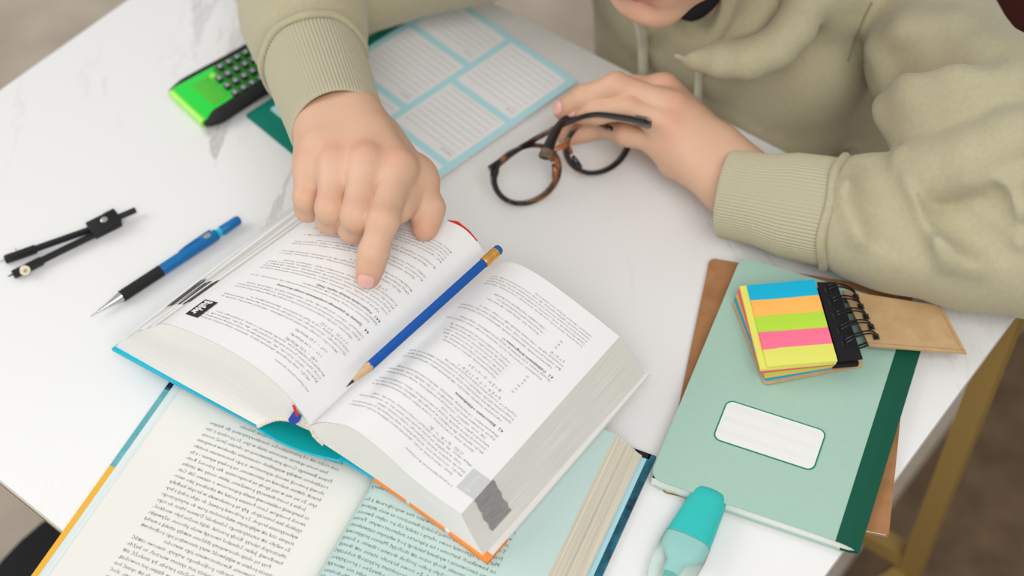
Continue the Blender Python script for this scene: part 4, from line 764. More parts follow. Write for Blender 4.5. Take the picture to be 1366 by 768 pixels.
MB().prism([(x, -y) for x, y in rrect(0.016, 0.014, 0.033, KW-0.014, 0.002)], 0.0088, 0.0098, KF, bev=0.0002).build('display', M['calc_lcd'], ca_, label='olive display window')
for yy, r in ((0.0035, 0.0042), (KW-0.004, 0.0072)):
    P = curve([loc(0.000, yy, 0.0055), loc(0.02, yy-0.0005, 0.0062), loc(0.06, yy+(0.001 if yy < 0.02 else -0.002), 0.0070), loc(KL, yy, 0.0065)], 24); rr = r*np.clip(np.sin(np.linspace(0.25, math.pi-0.25, 24))*1.8, 0.45, 1); rr[0] *= 0.6; rr[-1] *= 0.6
    MB().tube(P, rr, 16, squash=(0.82, 1.0)).build('side_grip', M['black_rubber'], ca_)
kk = np.asarray((-0.2427, 0.9572, 0.0100)); dl = A_(0.00677, 0.00548, 0); da = A_(0.00828, -0.00865, 0); dl = kx*0.0087; da = ky*0.0118
for i in range(-1, 8):
    for j in range(4):
        if i == -1 and j == 0: continue
        p = kk+dl*i+da*(j-0.0)*0.98
        if (p-loc(0, 0, 0)) @ kx > KL-0.008: continue
        fr_ = (A_(p[0], p[1], 0), kx, -ky, Z); kb = MB().prism(rrect(-0.0026, -0.0032, 0.0026, 0.0032, 0.0008, 2), 0.0096, 0.0134, fr_, bev=0.0006).build('key', M['key'], ca_)
        MB().prism(rrect(-0.0017, -0.0021, 0.0017, 0.0021, 0.0006, 2), 0.0133, 0.0136, fr_).build('key_cap', M['key_top'], kb)
mb = MB(); p = loc(0.036, 0.016, 0.0097); lathe(mb, p, Z, [(0, 0.0030), (0.001, 0.0028), (0.0014, 0.0018)], 16); mb.build('power_button', M['calc_lime'], ca_)

pO = A_(0.0596, 0.9369, 0); pX = A_(0.6797, -0.7335, 0); pX = nrm(pX); pY = A_(pX[1], -pX[0], 0)          # local x from -0.157..0, y 0..0.205 towards the camera
gb = thing('green_notebook', 'deep green notebook under the planner pad beside the calculator', 'notebook', tuple(pO-pX*0.1+pY*0.12))
PF = (pO, pX, -pY, Z); rect4 = lambda x0, y0, x1, y1: [(x0, -y0), (x1, -y0), (x1, -y1), (x0, -y1)]
MB().prism(rect4(-0.167, 0.055, -0.018, 0.2205), 0.0005, 0.0024, PF).build('pages', M['page_side'], gb)
for z0, nm in ((0, 'back_cover'), (0.0024, 'front_cover')): MB().prism(rect4(-0.168, 0.054, -0.017, 0.2225), z0, z0+0.0006, PF).build(nm, M['tealgreen'], gb)
pl = thing('planner_pad', 'white planner sheet pad with light blue boxes beneath the pointing arm', 'planner', tuple(pO))
MB().prism(rect4(-0.1575, 0.0, 0.0, 0.2045), 0.0031, 0.0042, PF).build('backing', M['page_side'], pl)
MB().prism(rect4(-0.1575, 0.0, 0.0, 0.2045), 0.0042, 0.0046, PF).build('sheet', M['planner_blue'], pl, label='light blue printed sheet')
pf = lambda z: (lambda X, Y: pO+pX*np.asarray(X)[..., None]+pY*np.asarray(Y)[..., None]+Z*z)
boxes = [(-0.0735, 0.0062, -0.0062, 0.0712), (-0.0735, 0.0778, -0.0062, 0.1405), (-0.0735, 0.1470, -0.0062, 0.1985), (-0.151, 0.0062, -0.0800, 0.0490), (-0.151, 0.0555, -0.0800, 0.1210), (-0.151, 0.1275, -0.0800, 0.1985)]
words = ['środa', 'czwartek', 'piątek', 'notatki', 'wtorek', 'poniedziałek']
for (x0, y0, x1, y1), w in zip(boxes, words):
    pr = Print(); pr.rect(pf(0.0048), x0, y0, x1, y1, 2, 2); bx = pr.mb.build('planner_box', M['planner_paper'], pl, smooth=False, angle=None)
    pr = Print(); y = y1-0.010
    while y > y0+0.003: pr.rect(pf(0.0050), x0+0.003, y, x1-0.003, y+0.0008, 2, 2); y -= 0.0062
    pr.mb.build('ruled_lines', M['ruled'], bx, smooth=False, angle=None)
    pr = Print(); pr.line(lambda X, Y: pf(0.0051)(x1-0.0035-np.asarray(X), y1-0.0068-np.asarray(Y)), w, 0, 0, 0.0036); pr.mb.build('day_name', M['grey_ink'], bx, smooth=False, angle=None)

# ------------------------------------------------------------------ spectacles
gl = thing('eyeglasses', 'tortoiseshell round eyeglasses with folded temples held in the left hand', 'glasses', (0.0139, 0.8362, 0.0000))
cL_, cR_ = np.asarray((0.0135, 0.8160, 0.0215)), np.asarray((0.0708, 0.8428, 0.0255)); ex = nrm(cR_-cL_)
dn = nrm(np.asarray((0.0143, 0.8055, 0.0025))-np.asarray((0.0128, 0.8297, 0.0360))); dn = nrm(dn-ex*(dn @ ex)); nz_ = np.cross(ex, -dn); nz_ = nz_ if nz_[2] > 0 else -nz_
def rim(c, mir):
    out = []
    for t in np.linspace(0, 2*math.pi, 64, endpoint=False):
        x, y = math.cos(t), math.sin(t); r = 0.0228*(1+0.05*math.cos(2*t)); sx = 1.06
        yy = y*r*0.98; 
        if y > 0: yy *= 0.90+0.04*abs(x)
        out.append((mir*x*r*sx, yy))
    return out
for c, mir, nm in ((cL_, 1, 'left'), (cR_, -1, 'right')):
    P = np.array(rim(c, mir)); mb = MB(); rows = []
    for k, (r, h) in enumerate(((1.0, -0.0021), (1.0, 0.0021), (1.165, 0.0021), (1.165, -0.0021))): rows.append([c+ex*p[0]*r-dn*p[1]*r+nz_*h for p in P])
    rows.append(rows[0]); mb.grid(np.array(rows), wrap=True); rm = mb.build('rim', M['tortoise'], gl, angle=40)
    mb = MB(); rows = []
    for r in (0.02, 0.5, 1.0): rows.append([c+ex*p[0]*r-dn*p[1]*r+nz_*0.0012*(1-r*r) for p in P])
    mb.grid(np.array(rows), wrap=True); rows2 = [[q-nz_*0.0012 for q in r_] for r_ in rows]; mb.grid(np.array(rows2), wrap=True, flip=True); mb.grid(np.array([rows[2], rows2[2]]), wrap=True); mb.build('lens', M['lens'], rm)
bl, br = cL_+ex*0.0245-dn*0.0045, cR_-ex*0.0245-dn*0.0045
MB().tube(curve([bl-ex*0.001+dn*0.004, bl-dn*0.0015, (bl+br)/2-dn*0.0045, br-dn*0.0015, br+ex*0.001+dn*0.004], 20), 0.0021, 10).build('bridge', M['tort_amber'], gl, label='amber lit nose bridge')
for c, sg in ((cL_, 1), (cR_, -1)):
    q = c+ex*sg*0.0222+dn*0.007; MB().tube(curve([q-dn*0.006+nz_*0.0012+ex*sg*0.0008, q+nz_*0.0022, q+dn*0.006+nz_*0.0012-ex*sg*0.0030], 10), [0.0012, 0.0016, 0.0020, 0.0022, 0.0023, 0.0023, 0.0022, 0.0020, 0.0016, 0.001], 10).build('nose_pad', M['tortoise'], gl)
hL = np.asarray((-0.0151, 0.8123, 0.0300)); hR = cR_+ex*0.0275-dn*0.010+nz_*0.004
MB().tube([cL_-ex*0.0215-dn*0.008, hL+A_(0.001, 0, -0.002)], [0.003, 0.0036], 10).build('end_piece', M['tortoise'], gl)
MB().tube([cR_+ex*0.0215-dn*0.008, hR], [0.003, 0.0036], 10).build('end_piece', M['tortoise'], gl)
SQ = (1.15, 0.55); P = curve([hL, (0.0069, 0.8275, 0.0360), (0.0338, 0.8410, 0.0430), (0.0513, 0.8424, 0.0525), (0.0681, 0.8343, 0.0655), (0.0877, 0.8268, 0.0690), (0.1016, 0.8220, 0.0692), (0.1088, 0.8188, 0.0698)], 50)
s_ = np.linspace(0, 1, 50); rr = np.where(s_ < 0.15, 0.0042-0.0012*s_/0.15, np.where(s_ < 0.6, 0.0028, 0.0028+0.0020*(s_-0.6)/0.4)); rr[-1] *= 0.75
MB().tube(P, rr, 12, squash=(1.15, 0.55)).build('temple', M['tort_dark'], gl); MB().tube(P[45:], rr[45:]*1.06, 12, squash=SQ).build('temple_tip', M['tort_tip'], gl)
SQ = (0.6, 1.15); P = curve([hR, (0.0840, 0.8438, 0.0400), (0.0666, 0.8504, 0.0440), (0.0535, 0.8500, 0.0490), (0.0439, 0.8446, 0.0505), (0.0363, 0.8306, 0.0500), (0.0305, 0.8157, 0.0490), (0.0273, 0.8064, 0.0480)], 50); rr = np.where(s_ < 0.6, 0.0026, 0.0026+0.0018*(s_-0.6)/0.4); rr[-1] *= 0.8
MB().tube(P, rr, 12, squash=(0.6, 1.15)).build('temple', M['tort_dark'], gl); MB().tube(P[45:], rr[45:]*1.06, 12, squash=SQ).build('temple_tip', M['tort_tip'], gl)

# ------------------------------------------------------------------ person
pe = thing('person', 'person in a khaki hoodie pointing at a page and holding eyeglasses', 'person', tuple(UV3(-0.48, 0.98, FL)))
TONE = (0.655, 0.41, 0.28); RED = A_(0.62, 0.265, 0.175); LIPC = A_(0.55, 0.20, 0.17)
def tones(V, spots):
    c = np.tile(A_(*TONE), (len(V), 1))
    for p, r, amt, col in spots:
        w = amt*np.exp(-((V-np.asarray(p))**2).sum(1)/(r*r))[:, None]; c = c*(1-w)+np.asarray(col)*w
    return c
def hand(H, lo, hi, h, palm_k=0.011, fr=1.0):
    S = Sdf(lo, hi, h); W = np.asarray(H['wrist']); lat = nrm(np.asarray(H['index'][0])-np.asarray(H['pinky'][0])); lat0 = lat
    fwd = nrm((np.asarray(H['middle'][0])+np.asarray(H['ring'][0]))/2-W); lat = nrm(lat-fwd*(lat @ fwd)); dor = np.cross(lat, fwd); dor = dor if dor @ np.asarray(H['dorsal']) > 0 else -dor
    fa = np.asarray(H['forearm']); wl = H.get('wl', 0.0125)
    for s_ in (-1, 1): S.cone(W+lat*s_*wl, fa+lat*s_*0.010, 0.0155, 0.0185, 0.02); S.cone(W+lat*s_*wl, W+fwd*0.03+lat*s_*0.016*H.get('palm', 1.0), 0.0155, 0.0155, 0.02)
    for f, o in (('index', 0.013), ('middle', 0.005), ('ring', -0.004), ('pinky', -0.013)):
        m0 = np.asarray(H[f][0]); o = o*H.get('palm', 1.0); S.cone(W+lat*o+fwd*0.008, m0-dor*0.0016, 0.0155, 0.0124 if f != 'pinky' else 0.0112, palm_k)
        S.cone(m0-dor*0.012-fwd*0.012, W+fwd*0.03+lat*o-dor*0.008, 0.012, 0.013, palm_k)
    t = [np.asarray(p) for p in H['thumb']]; S.chain(t[:2], [0.0145, 0.0125], 0.012); S.cone(t[1], np.asarray(H['index'][0])-dor*0.012-fwd*0.010, 0.0105, 0.011, 0.014)
    wp = {f: np.asarray(H[f][0])*0.80+np.asarray(H[f][1])*0.20-dor*0.0045 for f in ('index', 'middle', 'ring', 'pinky')}
    for f, g in (('index', 'middle'), ('middle', 'ring'), ('ring', 'pinky')):
        if np.linalg.norm(wp[f]-wp[g]) < 0.034: S.cone(wp[f], wp[g], 0.0088, 0.0085, 0.008); S.cone(t[1], np.asarray(H['middle'][0])-dor*0.024, 0.011, 0.012, 0.012); S.cone(t[1]*0.7+t[2]*0.3, np.asarray(H['index'][0])*0.6+np.asarray(H['index'][1])*0.4-dor*0.016, 0.0085, 0.0080, 0.010)
    base = S.D.copy(); out = base.copy(); spots = []
    for f, sc in (('thumb', 1.12), ('index', 1.0), ('middle', 1.02), ('ring', 0.96), ('pinky', 0.86)):
        S.D = base.copy(); p = [np.asarray(q) for q in H[f]]; sc = sc*fr
        r = (0.0108, 0.0104, 0.0095, 0.0085) if f != 'thumb' else (0.0115, 0.0112, 0.0100, 0.0082)
        r = [x*sc for x in r]; k0 = 0.006
        S.cone(p[0], p[1], r[0], r[1], k0); S.cone(p[1], p[2], r[1], r[2]*0.97, 0.005); S.cone(p[2], p[3], r[2], r[3], 0.006)
        m1 = p[1]*0.55+p[2]*0.45; S.ell((p[2]+p[3])/2-dor*0.001, (r[3]*1.02,)*3, None, 0.004)
        if f != 'thumb': S.ell(p[0]+dor*0.0016, (0.0095*sc,)*3, None, 0.004)
        D = S.D; hh = np.maximum(0.0009-np.abs(out-D), 0)/0.0009; out = np.minimum(out, D)-hh*hh*0.0009*0.25
        spots += [(p[0]+dor*0.009, 0.011, 0.42, RED), (p[1]+dor*0.006, 0.008, 0.34, RED), (p[3], 0.011, 0.62, RED*[1.03, 0.95, 0.93]), (p[2]+dor*0.006, 0.006, 0.2, RED)]
        if f != 'thumb': spots.append((p[0]*0.62+p[1]*0.38+dor*0.007, 0.010, 0.25, A_(0.74, 0.50, 0.375)))
    S.D = out; return S, spots, dor
def nails(H, dor, which, parent):
    for f in which:
        p = [np.asarray(q) for q in H[f]]; d = nrm(p[3]-p[2]); up = nrm(np.asarray(H.get('nail_'+f, dor))); up = nrm(up-d*(d @ up)); sd = np.cross(d, up); r = 0.0092*(0.86 if f == 'pinky' else 1)
        c = p[3]+d*0.0005; rows = []
        for y in np.linspace(-1, 1, 9):
            row = []; wfac = math.sqrt(max(1-(abs(y)**3.2)*0.75, 0.05))
            for x in np.linspace(-1, 1, 9):
                a = x*0.62*wfac; row.append(c+d*(y*0.0048)+(up*math.cos(a)+sd*math.sin(a))*(r*0.985+0.0004-0.00035*y*y*(1 if y > 0 else 0.5))-up*(0.00105*max(y, -0.3)))
            rows.append(row)
        mb = MB(); mb.grid(np.array(rows), flip=True); mb.grid(np.array(rows)-up*0.0012); mb.build('fingernail', M['nail'], parent)
RH = dict(wrist=(-0.1208, 0.7736, 0.1270), forearm=(-0.1413, 0.8401, 0.1090),
 index=[(-0.0758, 0.7170, 0.1370), (-0.0847, 0.6702, 0.1345), (-0.0919, 0.6546, 0.1200), (-0.0964, 0.6460, 0.1055)],
 middle=[(-0.0974, 0.7186, 0.1420), (-0.1029, 0.6787, 0.1310), (-0.1074, 0.6836, 0.1125), (-0.1041, 0.6941, 0.1035)],
 ring=[(-0.1192, 0.7228, 0.1370), (-0.1218, 0.6903, 0.1255), (-0.1244, 0.6953, 0.1085), (-0.1217, 0.7074, 0.1010)],
 pinky=[(-0.1384, 0.7292, 0.1265), (-0.1405, 0.7097, 0.1155), (-0.1417, 0.7110, 0.1025), (-0.1372, 0.7180, 0.1000)],
 thumb=[(-0.0904, 0.7693, 0.1120), (-0.0674, 0.7274, 0.1120), (-0.0569, 0.7056, 0.1060), (-0.0593, 0.6938, 0.0990)], dorsal=(0.1, -0.45, 0.9), wl=0.0105, nail_index=(0.0, -0.62, 0.78))
def span(H):
    q = np.concatenate([np.atleast_2d(np.asarray(v, float)) for k, v in H.items() if k in ('wrist', 'forearm', 'index', 'middle', 'ring', 'pinky', 'thumb')]); return q.min(0)-0.028, q.max(0)+0.028
SR_, spR, dorR = hand(RH, *span(RH), 0.00125); VR, FR = SR_.mesh(1)
LH = dict(wrist=(0.1747, 0.7864, 0.0360), forearm=(0.2089, 0.7630, 0.0400),
 index=[(0.1237, 0.8671, 0.0600), (0.0996, 0.8629, 0.0640), (0.0778, 0.8640, 0.0500), (0.0639, 0.8649, 0.0380)],
 middle=[(0.1289, 0.8418, 0.0640), (0.0848, 0.8563, 0.0740), (0.0606, 0.8564, 0.0620), (0.0444, 0.8578, 0.0490)],
 ring=[(0.1244, 0.8266, 0.0590), (0.0933, 0.8403, 0.0660), (0.0701, 0.8452, 0.0580), (0.0554, 0.8524, 0.0490)],
 pinky=[(0.1231, 0.8204, 0.0440), (0.0933, 0.8396, 0.0380), (0.0752, 0.8577, 0.0280), (0.0644, 0.8650, 0.0160)],
 thumb=[(0.1541, 0.8403, 0.0300), (0.1099, 0.8649, 0.0280), (0.0736, 0.8620, 0.0280), (0.0476, 0.8563, 0.0220)], dorsal=(0.1, -0.35, 0.9), wl=0.0085, palm=0.75)
lo, hi = span(LH)
SL_, spL, dorL = hand(LH, lo, hi, 0.00125); VL, FL_ = SL_.mesh(1)

# head (local axes: x to the sitter's left, y forward, z up; origin at the chin)
hc = np.asarray((0.1001, 0.8721, 0.1280)); hf = nrm(A_(-0.52, -0.76, -0.40)); hup = nrm(Z-hf*(Z @ hf)); hup = nrm(hup+0.10*np.cross(hup, hf)); hx = np.cross(hup, hf); hx = nrm(hx); hup = np.cross(hf, hx); HR = np.array([hx, hf, hup])
hp = lambda x, y, z: hc+hx*x+hf*y+hup*z
neck0 = UV3(-0.475, 0.875, 0.075)
S = Sdf(hp(0, -0.08, 0.10)-0.165, hp(0, -0.08, 0.10)+0.165, 0.0028)
S.ell(hp(0, -0.088, 0.135), (0.074, 0.095, 0.088), HR, 0.02).ell(hp(0, -0.052, 0.075), (0.056, 0.056, 0.070), HR, 0.03)
S.cone(hp(0.009, -0.016, 0.010), hp(-0.009, -0.016, 0.010), 0.0148, 0.0148, 0.02).ell(hp(0, -0.012, 0.009), (0.013, 0.011, 0.011), HR, 0.012)
for s_ in (-1, 1):
    S.cone(hp(s_*0.012, -0.018, 0.011), hp(s_*0.048, -0.082, 0.040), 0.0155, 0.0165, 0.022).cone(hp(s_*0.048, -0.082, 0.040), hp(s_*0.062, -0.095, 0.095), 0.0165, 0.014, 0.03)
    S.ell(hp(s_*0.040, -0.032, 0.075), (0.020, 0.018, 0.018), HR, 0.02).ell(hp(s_*0.030, -0.045, 0.045), (0.026, 0.026, 0.026), HR, 0.02)
    S.ell(hp(s_*0.032, -0.006, 0.106), (0.014, 0.010, 0.009), HR, 0.010, 'cut').ell(hp(s_*0.032, -0.018, 0.105), (0.0125, 0.0125, 0.0115), HR, 0.002)
    S.cone(hp(s_*0.012, -0.006, 0.120), hp(s_*0.046, -0.020, 0.122), 0.006, 0.005, 0.012); S.ell(hp(s_*0.075, -0.095, 0.095), (0.009, 0.017, 0.030), HR, 0.006); S.ell(hp(s_*0.0125, 0.001, 0.066), (0.0075, 0.008, 0.006), HR, 0.005)
S.cone(hp(0, -0.004, 0.112), hp(0, 0.012, 0.070), 0.0065, 0.0085, 0.012)
S.cone(hp(0.017, -0.014, 0.036), hp(-0.017, -0.014, 0.036), 0.008, 0.008, 0.012)
for a_, b_, r_ in (((0.021, -0.012, 0.0365), (0, -0.0015, 0.0325), 0.0052), ((-0.021, -0.012, 0.0365), (0, -0.0015, 0.0325), 0.0052), ((0.021, -0.012, 0.0385), (0.004, -0.0015, 0.0435), 0.0040), ((-0.021, -0.012, 0.0385), (-0.004, -0.0015, 0.0435), 0.0040)): S.cone(hp(*a_), hp(*b_), r_*0.6, r_, 0.004)
for s_ in (-1, 1): S.cone(hp(s_*0.0235, -0.009, 0.0375), hp(0, 0.0055, 0.0385), 0.0012, 0.0012, 0.002, 'cut')
S.ell(hp(0, 0.004, 0.0235), (0.016, 0.008, 0.006), HR, 0.010, 'cut')
S.cone(hp(0, -0.110, 0.065), neck0+A_(0.0, 0.02, 0), 0.044, 0.044, 0.02)
VH, FH_ = S.mesh(1); spH = [(hp(s*0.010, 0.002, 0.0325), 0.0078, 0.9, LIPC) for s in (-1, 1)]+[(hp(0, 0.002, 0.0320), 0.009, 0.9, LIPC)]+[(hp(s*0.009, 0.001, 0.0430), 0.007, 0.85, LIPC) for s in (-1, 1)]+[(hp(s*0.045, -0.02, 0.075), 0.022, 0.3, RED), (hp(0, 0.0, 0.012), 0.022, 0.28, RED)]
spH += [(hp(s_*0.032, -0.008, 0.103), 0.006, 0.5, A_(0.2, 0.1, 0.07)) for s_ in (-1, 1)]

# hidden body core beneath the clothes, joined to the hands and head in one figure
Lsh, Lel = (0.3225, 0.9267, 0.1150), (0.3840, 0.6913, 0.0640); Rsh = tuple(UV3(-0.615, 0.915, 0.115)); Rel = (-0.1690, 1.0054, 0.0600)
Lsh0 = (0.3321, 0.9281, 0.1120)
Lsh, Lel, Rsh, Rel = map(np.asarray, (Lsh, Lel, Rsh, Rel)); hip = UV3(-0.48, 1.05, -0.30)
S = Sdf(A_(-0.28, 0.55, -0.42), A_(0.55, 1.45, 0.20), 0.010)
S.cone(neck0, UV3(-0.48, 0.93, 0.02), 0.045, 0.06, 0.03).cone(UV3(-0.48, 0.93, 0.0), hip, 0.066, 0.075, 0.03)
for a_, m_, b_ in ((np.asarray(Lsh0)+A_(-0.012, 0.006, -0.008), np.asarray((0.3556, 0.7889, 0.0850)), Lel), (Rsh, (Rsh+Rel)/2, Rel)): S.cone(UV3(-0.48, 0.92, 0.045), a_, 0.04, 0.026, 0.02).cone(a_, m_, 0.026, 0.036, 0.01).cone(m_, b_, 0.036, 0.034, 0.01)
S.cone(Lel, np.asarray(LH['forearm']), 0.034, 0.027, 0.01).cone(Rel, np.asarray(RH['forearm']), 0.034, 0.027, 0.01)
VB, FB = S.mesh(1)
V = np.concatenate([VB, VR, VL, VH]); F = np.concatenate([FB, FR+len(VB), FL_+len(VB)+len(VR), FH_+len(VB)+len(VR)+len(VL)])
body = mesh('body', V, F, M['skin'], pe, label='bare hands and face with light skin')
cols = np.concatenate([np.tile(A_(*TONE), (len(VB), 1)), tones(VR, spR), tones(VL, spL), tones(VH, spH)])
at = body.data.color_attributes.new('skin_tone', 'FLOAT_COLOR', 'POINT'); at.data.foreach_set('color', np.c_[cols, np.ones(len(cols))].astype(np.float32).ravel())
nails(RH, dorR, ['index'], body)
LHn = dict(LH, nail_middle=(0.1, -0.3, 0.95), nail_ring=(0.1, -0.4, 0.9)); nails(LHn, dorL, ['middle', 'ring'], body)
S = Sdf(hp(0, -0.09, 0.12)-0.15, hp(0, -0.09, 0.12)+0.15, 0.004); S.ell(hp(0, -0.098, 0.145), (0.086, 0.104, 0.096), HR, 0.01).cone(hp(0, -0.15, 0.12), hp(0, -0.14, 0.06), 0.06, 0.05, 0.03)
S.ell(hp(0, 0.02, 0.060), (0.075, 0.075, 0.105), HR, 0.012, 'cut').ell(hp(0, -0.05, -0.02), (0.09, 0.10, 0.085), HR, 0.012, 'cut')
for i in range(26):
    a = -2.6+5.2*i/25
    if abs(a) < 1.1: continue
    S.cone(hp(0.084*math.sin(a), -0.098+0.100*math.cos(a), 0.150), hp(0.02*math.sin(a), -0.11, 0.238), 0.006, 0.003, 0.004)
vh, fh = S.mesh(1); mesh('hair', vh, fh, M['hair'], pe, label='short brown hair')

# hoodie
NV = nrm(A_(-0.10, -0.45, 0.88))
def sunk(pts, d): return [np.asarray(p)-NV*d for p in pts]
FU = [(sunk([(0.2826, 0.7975, 0.104), (0.2978, 0.7826, 0.1386), (0.3209, 0.7718, 0.1565), (0.3489, 0.7622, 0.1617)], 0.010), [0.012, 0.014, 0.013, 0.010], 0.022),
 (sunk([(0.2853, 0.7402, 0.1035), (0.3017, 0.7291, 0.1069), (0.3222, 0.7207, 0.1254), (0.3445, 0.7224, 0.1421), (0.3514, 0.7245, 0.1455)], 0.002), [0.014, 0.022, 0.022, 0.020, 0.018], 0.010),
 (sunk([(0.2817, 0.8558, 0.11), (0.3, 0.8462, 0.1328), (0.3263, 0.8387, 0.1457)], 0.005), [0.006, 0.010, 0.008], 0.02)]
FUG = [(sunk([(0.2849, 0.8296, 0.1075), (0.3051, 0.8092, 0.1411), (0.3341, 0.7892, 0.1611)], -0.008), [0.010, 0.012, 0.010], 0.02)]
FF = [(sunk([(0.3004, 0.9182, -0.0732), (0.2476, 0.722, 0.094), (0.2481, 0.6967, 0.0786)], 0.002), [0.008, 0.010, 0.006], 0.014), (sunk([(0.276, 0.7157, 0.1037), (0.2855, 0.6961, 0.0977), (0.3012, 0.676, 0.0884), (0.3193, 0.6628, 0.0833)], 0.002), [0.009, 0.012, 0.011, 0.006], 0.016),
 (sunk([(0.3031, 0.7147, 0.1068), (0.324, 0.7025, 0.1116), (0.3361, 0.6843, 0.1089), (0.3432, 0.6678, 0.1002)], -0.001), [0.010, 0.015, 0.014, 0.008], 0.008), (sunk([(0.3194, 0.7148, 0.1137), (0.3371, 0.7016, 0.1211), (0.3479, 0.6818, 0.1151)], -0.003), [0.008, 0.012, 0.010], 0.004), (sunk([(0.3351, 0.7088, 0.1256), (0.3484, 0.6992, 0.1293)], -0.004), [0.008, 0.010], 0.005)]
FG = [(sunk([(0.2884, 0.7192, 0.1056), (0.305, 0.7143, 0.1072), (0.3268, 0.7118, 0.1197), (0.3494, 0.7122, 0.1378)], 0.006), [0.006, 0.012, 0.012, 0.010], 0.003), (sunk([(0.2598, 0.7517, 0.0954), (0.2584, 0.7138, 0.0971), (0.2676, 0.6923, 0.0892), (0.2844, 0.6772, 0.0772)], -0.005), [0.009, 0.013, 0.013, 0.007], 0.016), (sunk([(0.2952, 0.7134, 0.1055), (0.3038, 0.6933, 0.1024), (0.3196, 0.6755, 0.0985), (0.3329, 0.6645, 0.0928)], -0.004), [0.008, 0.012, 0.011, 0.006], 0.014), (sunk([(0.3178, 0.7091, 0.1107), (0.3298, 0.6922, 0.1104), (0.3376, 0.6729, 0.1025)], -0.008), [0.006, 0.009, 0.006], 0.010)]
FR_ = []
FRG = []
def hoodie_sdf(h, folds=True):
    S = Sdf(A_(-0.30, 0.52, -0.34), A_(0.56, 1.36, 0.27), h)
    for u_ in (-0.535, -0.49, -0.445): S.cone(UV3(u_, 0.915, 0.03), UV3(u_, 0.99, -0.33), 0.092, 0.120, 0.03)
    S.cone(UV3(-0.475, 0.905, 0.045), np.asarray(Lsh0)+A_(-0.035, 0.02, -0.01), 0.078, 0.044, 0.04).cone(UV3(-0.49, 0.92, 0.045), Rsh, 0.085, 0.070, 0.05)
    S.chain([Rsh, (Rsh+Rel)/2+A_(0, -0.01, 0.0), Rel], [0.068, 0.062, 0.056], 0.02)
    S.chain([Rel, (-0.1651, 0.9553, 0.0750), (-0.1554, 0.9089, 0.0900)], [0.055, 0.049, 0.0450], 0.012)
    if folds:
        for pts, r, k in FR_: S.chain(pts, r, k)
        for pts, r, k in FRG: S.chain(pts, r, k, 'cut')
    S.chain([(-0.1616, 0.9343, 0.0820), (-0.1563, 0.9119, 0.0890)], [0.0485, 0.0465], 0.008)
    S.chain([(0.2782, 0.9488, 0.0750), (0.2518, 0.9177, 0.0350), (0.2405, 0.9190, -0.0350)], [0.040, 0.042, 0.044], 0.022)
    torso = S.D.copy(); S.D[:] = 0.08
    lm = (Lsh+Lel)/2+A_(0.006, 0.0, 0.018)
    S.chain([Lsh0, (0.3330, 0.8630, 0.0880), (0.3521, 0.7811, 0.0930), Lel+A_(0.012, 0.008, 0.016)], [0.042, 0.052, 0.067, 0.060], 0.018)
    if folds:
        for pts, r, k in FU: S.chain(pts, r, k)
        for pts, r, k in FUG: S.chain(pts, r, k, 'cut')
    upper = S.D.copy(); S.D[:] = 0.08
    S.chain([Lel+A_(0.004, 0.004, 0.0), (0.3350, 0.7096, 0.0570), (0.2844, 0.7260, 0.0535), (0.2644, 0.7345, 0.0505)], [0.058, 0.0535, 0.0495, 0.0478], 0.010)
    if folds:
        for pts, r, k in FF: S.chain(pts, r, k)
        for pts, r, k in FG: S.chain(pts, r, k, 'cut')
    def uni(a, b, k): hh = np.maximum(k-np.abs(a-b), 0)/k; return np.minimum(a, b)-hh*hh*k*0.25
    S.D = uni(uni(S.D, upper, 0.004), torso, 0.007)
    # hood gathered round the neck
    S.chain([(0.1321, 0.9012, 0.0760), (0.1395, 0.8884, 0.0810), (0.1514, 0.8764, 0.0860), (0.1672, 0.8652, 0.0910), (0.1859, 0.8580, 0.0970), (0.2056, 0.8621, 0.1040), (0.2203, 0.8740, 0.1140), (0.2304, 0.8928, 0.1220), (0.2318, 0.9150, 0.1350), (0.2200, 0.9436, 0.1450), (0.1820, 0.9713, 0.1500), (0.1361, 0.9798, 0.1450), (0.1005, 0.9677, 0.1300), (0.0984, 0.9632, 0.1000), (0.1155, 0.9553, 0.0750)], [0.0060, 0.0090, 0.0115, 0.0135, 0.0145, 0.0150, 0.0155, 0.016, 0.018, 0.02, 0.02, 0.02, 0.018, 0.014, 0.010], 0.008)
    S.chain([(0.2595, 0.9112, 0.1000), (0.2610, 0.9260, 0.1250), (0.2364, 0.9727, 0.1400), (0.1878, 1.0134, 0.1400)], [0.024, 0.034, 0.045, 0.05], 0.02)
    S.chain([(0.1773, 0.8950, 0.0800), (0.1949, 0.9011, 0.0880), (0.2110, 0.9221, 0.1000), (0.2151, 0.9447, 0.1150)], [0.010, 0.016, 0.020, 0.022], 0.012)
    S.ell(np.asarray((0.1475, 0.9251, 0.0980)), (0.026, 0.050, 0.045), None, 0.010, 'cut')
    return S
S = hoodie_sdf(0.0032, True); VW, FW = S.mesh(1)
hd_ = mesh('hoodie', VW, FW, M['cotton'], pe, label='khaki fleece hoodie')
_sq = [np.asarray(p)+NV*0.0003 for p in ((0.2803, 0.8901, 0.1226), (0.2779, 0.8885, 0.1152), (0.2755, 0.8869, 0.1069), (0.274, 0.8876, 0.0956), (0.2732, 0.8907, 0.0821), (0.2719, 0.8891, 0.0734), (0.2699, 0.8851, 0.0668))]
MB().tube(curve(_sq, 40), 0.0010, 8).build('armhole_seam', M['seam'], hd_)
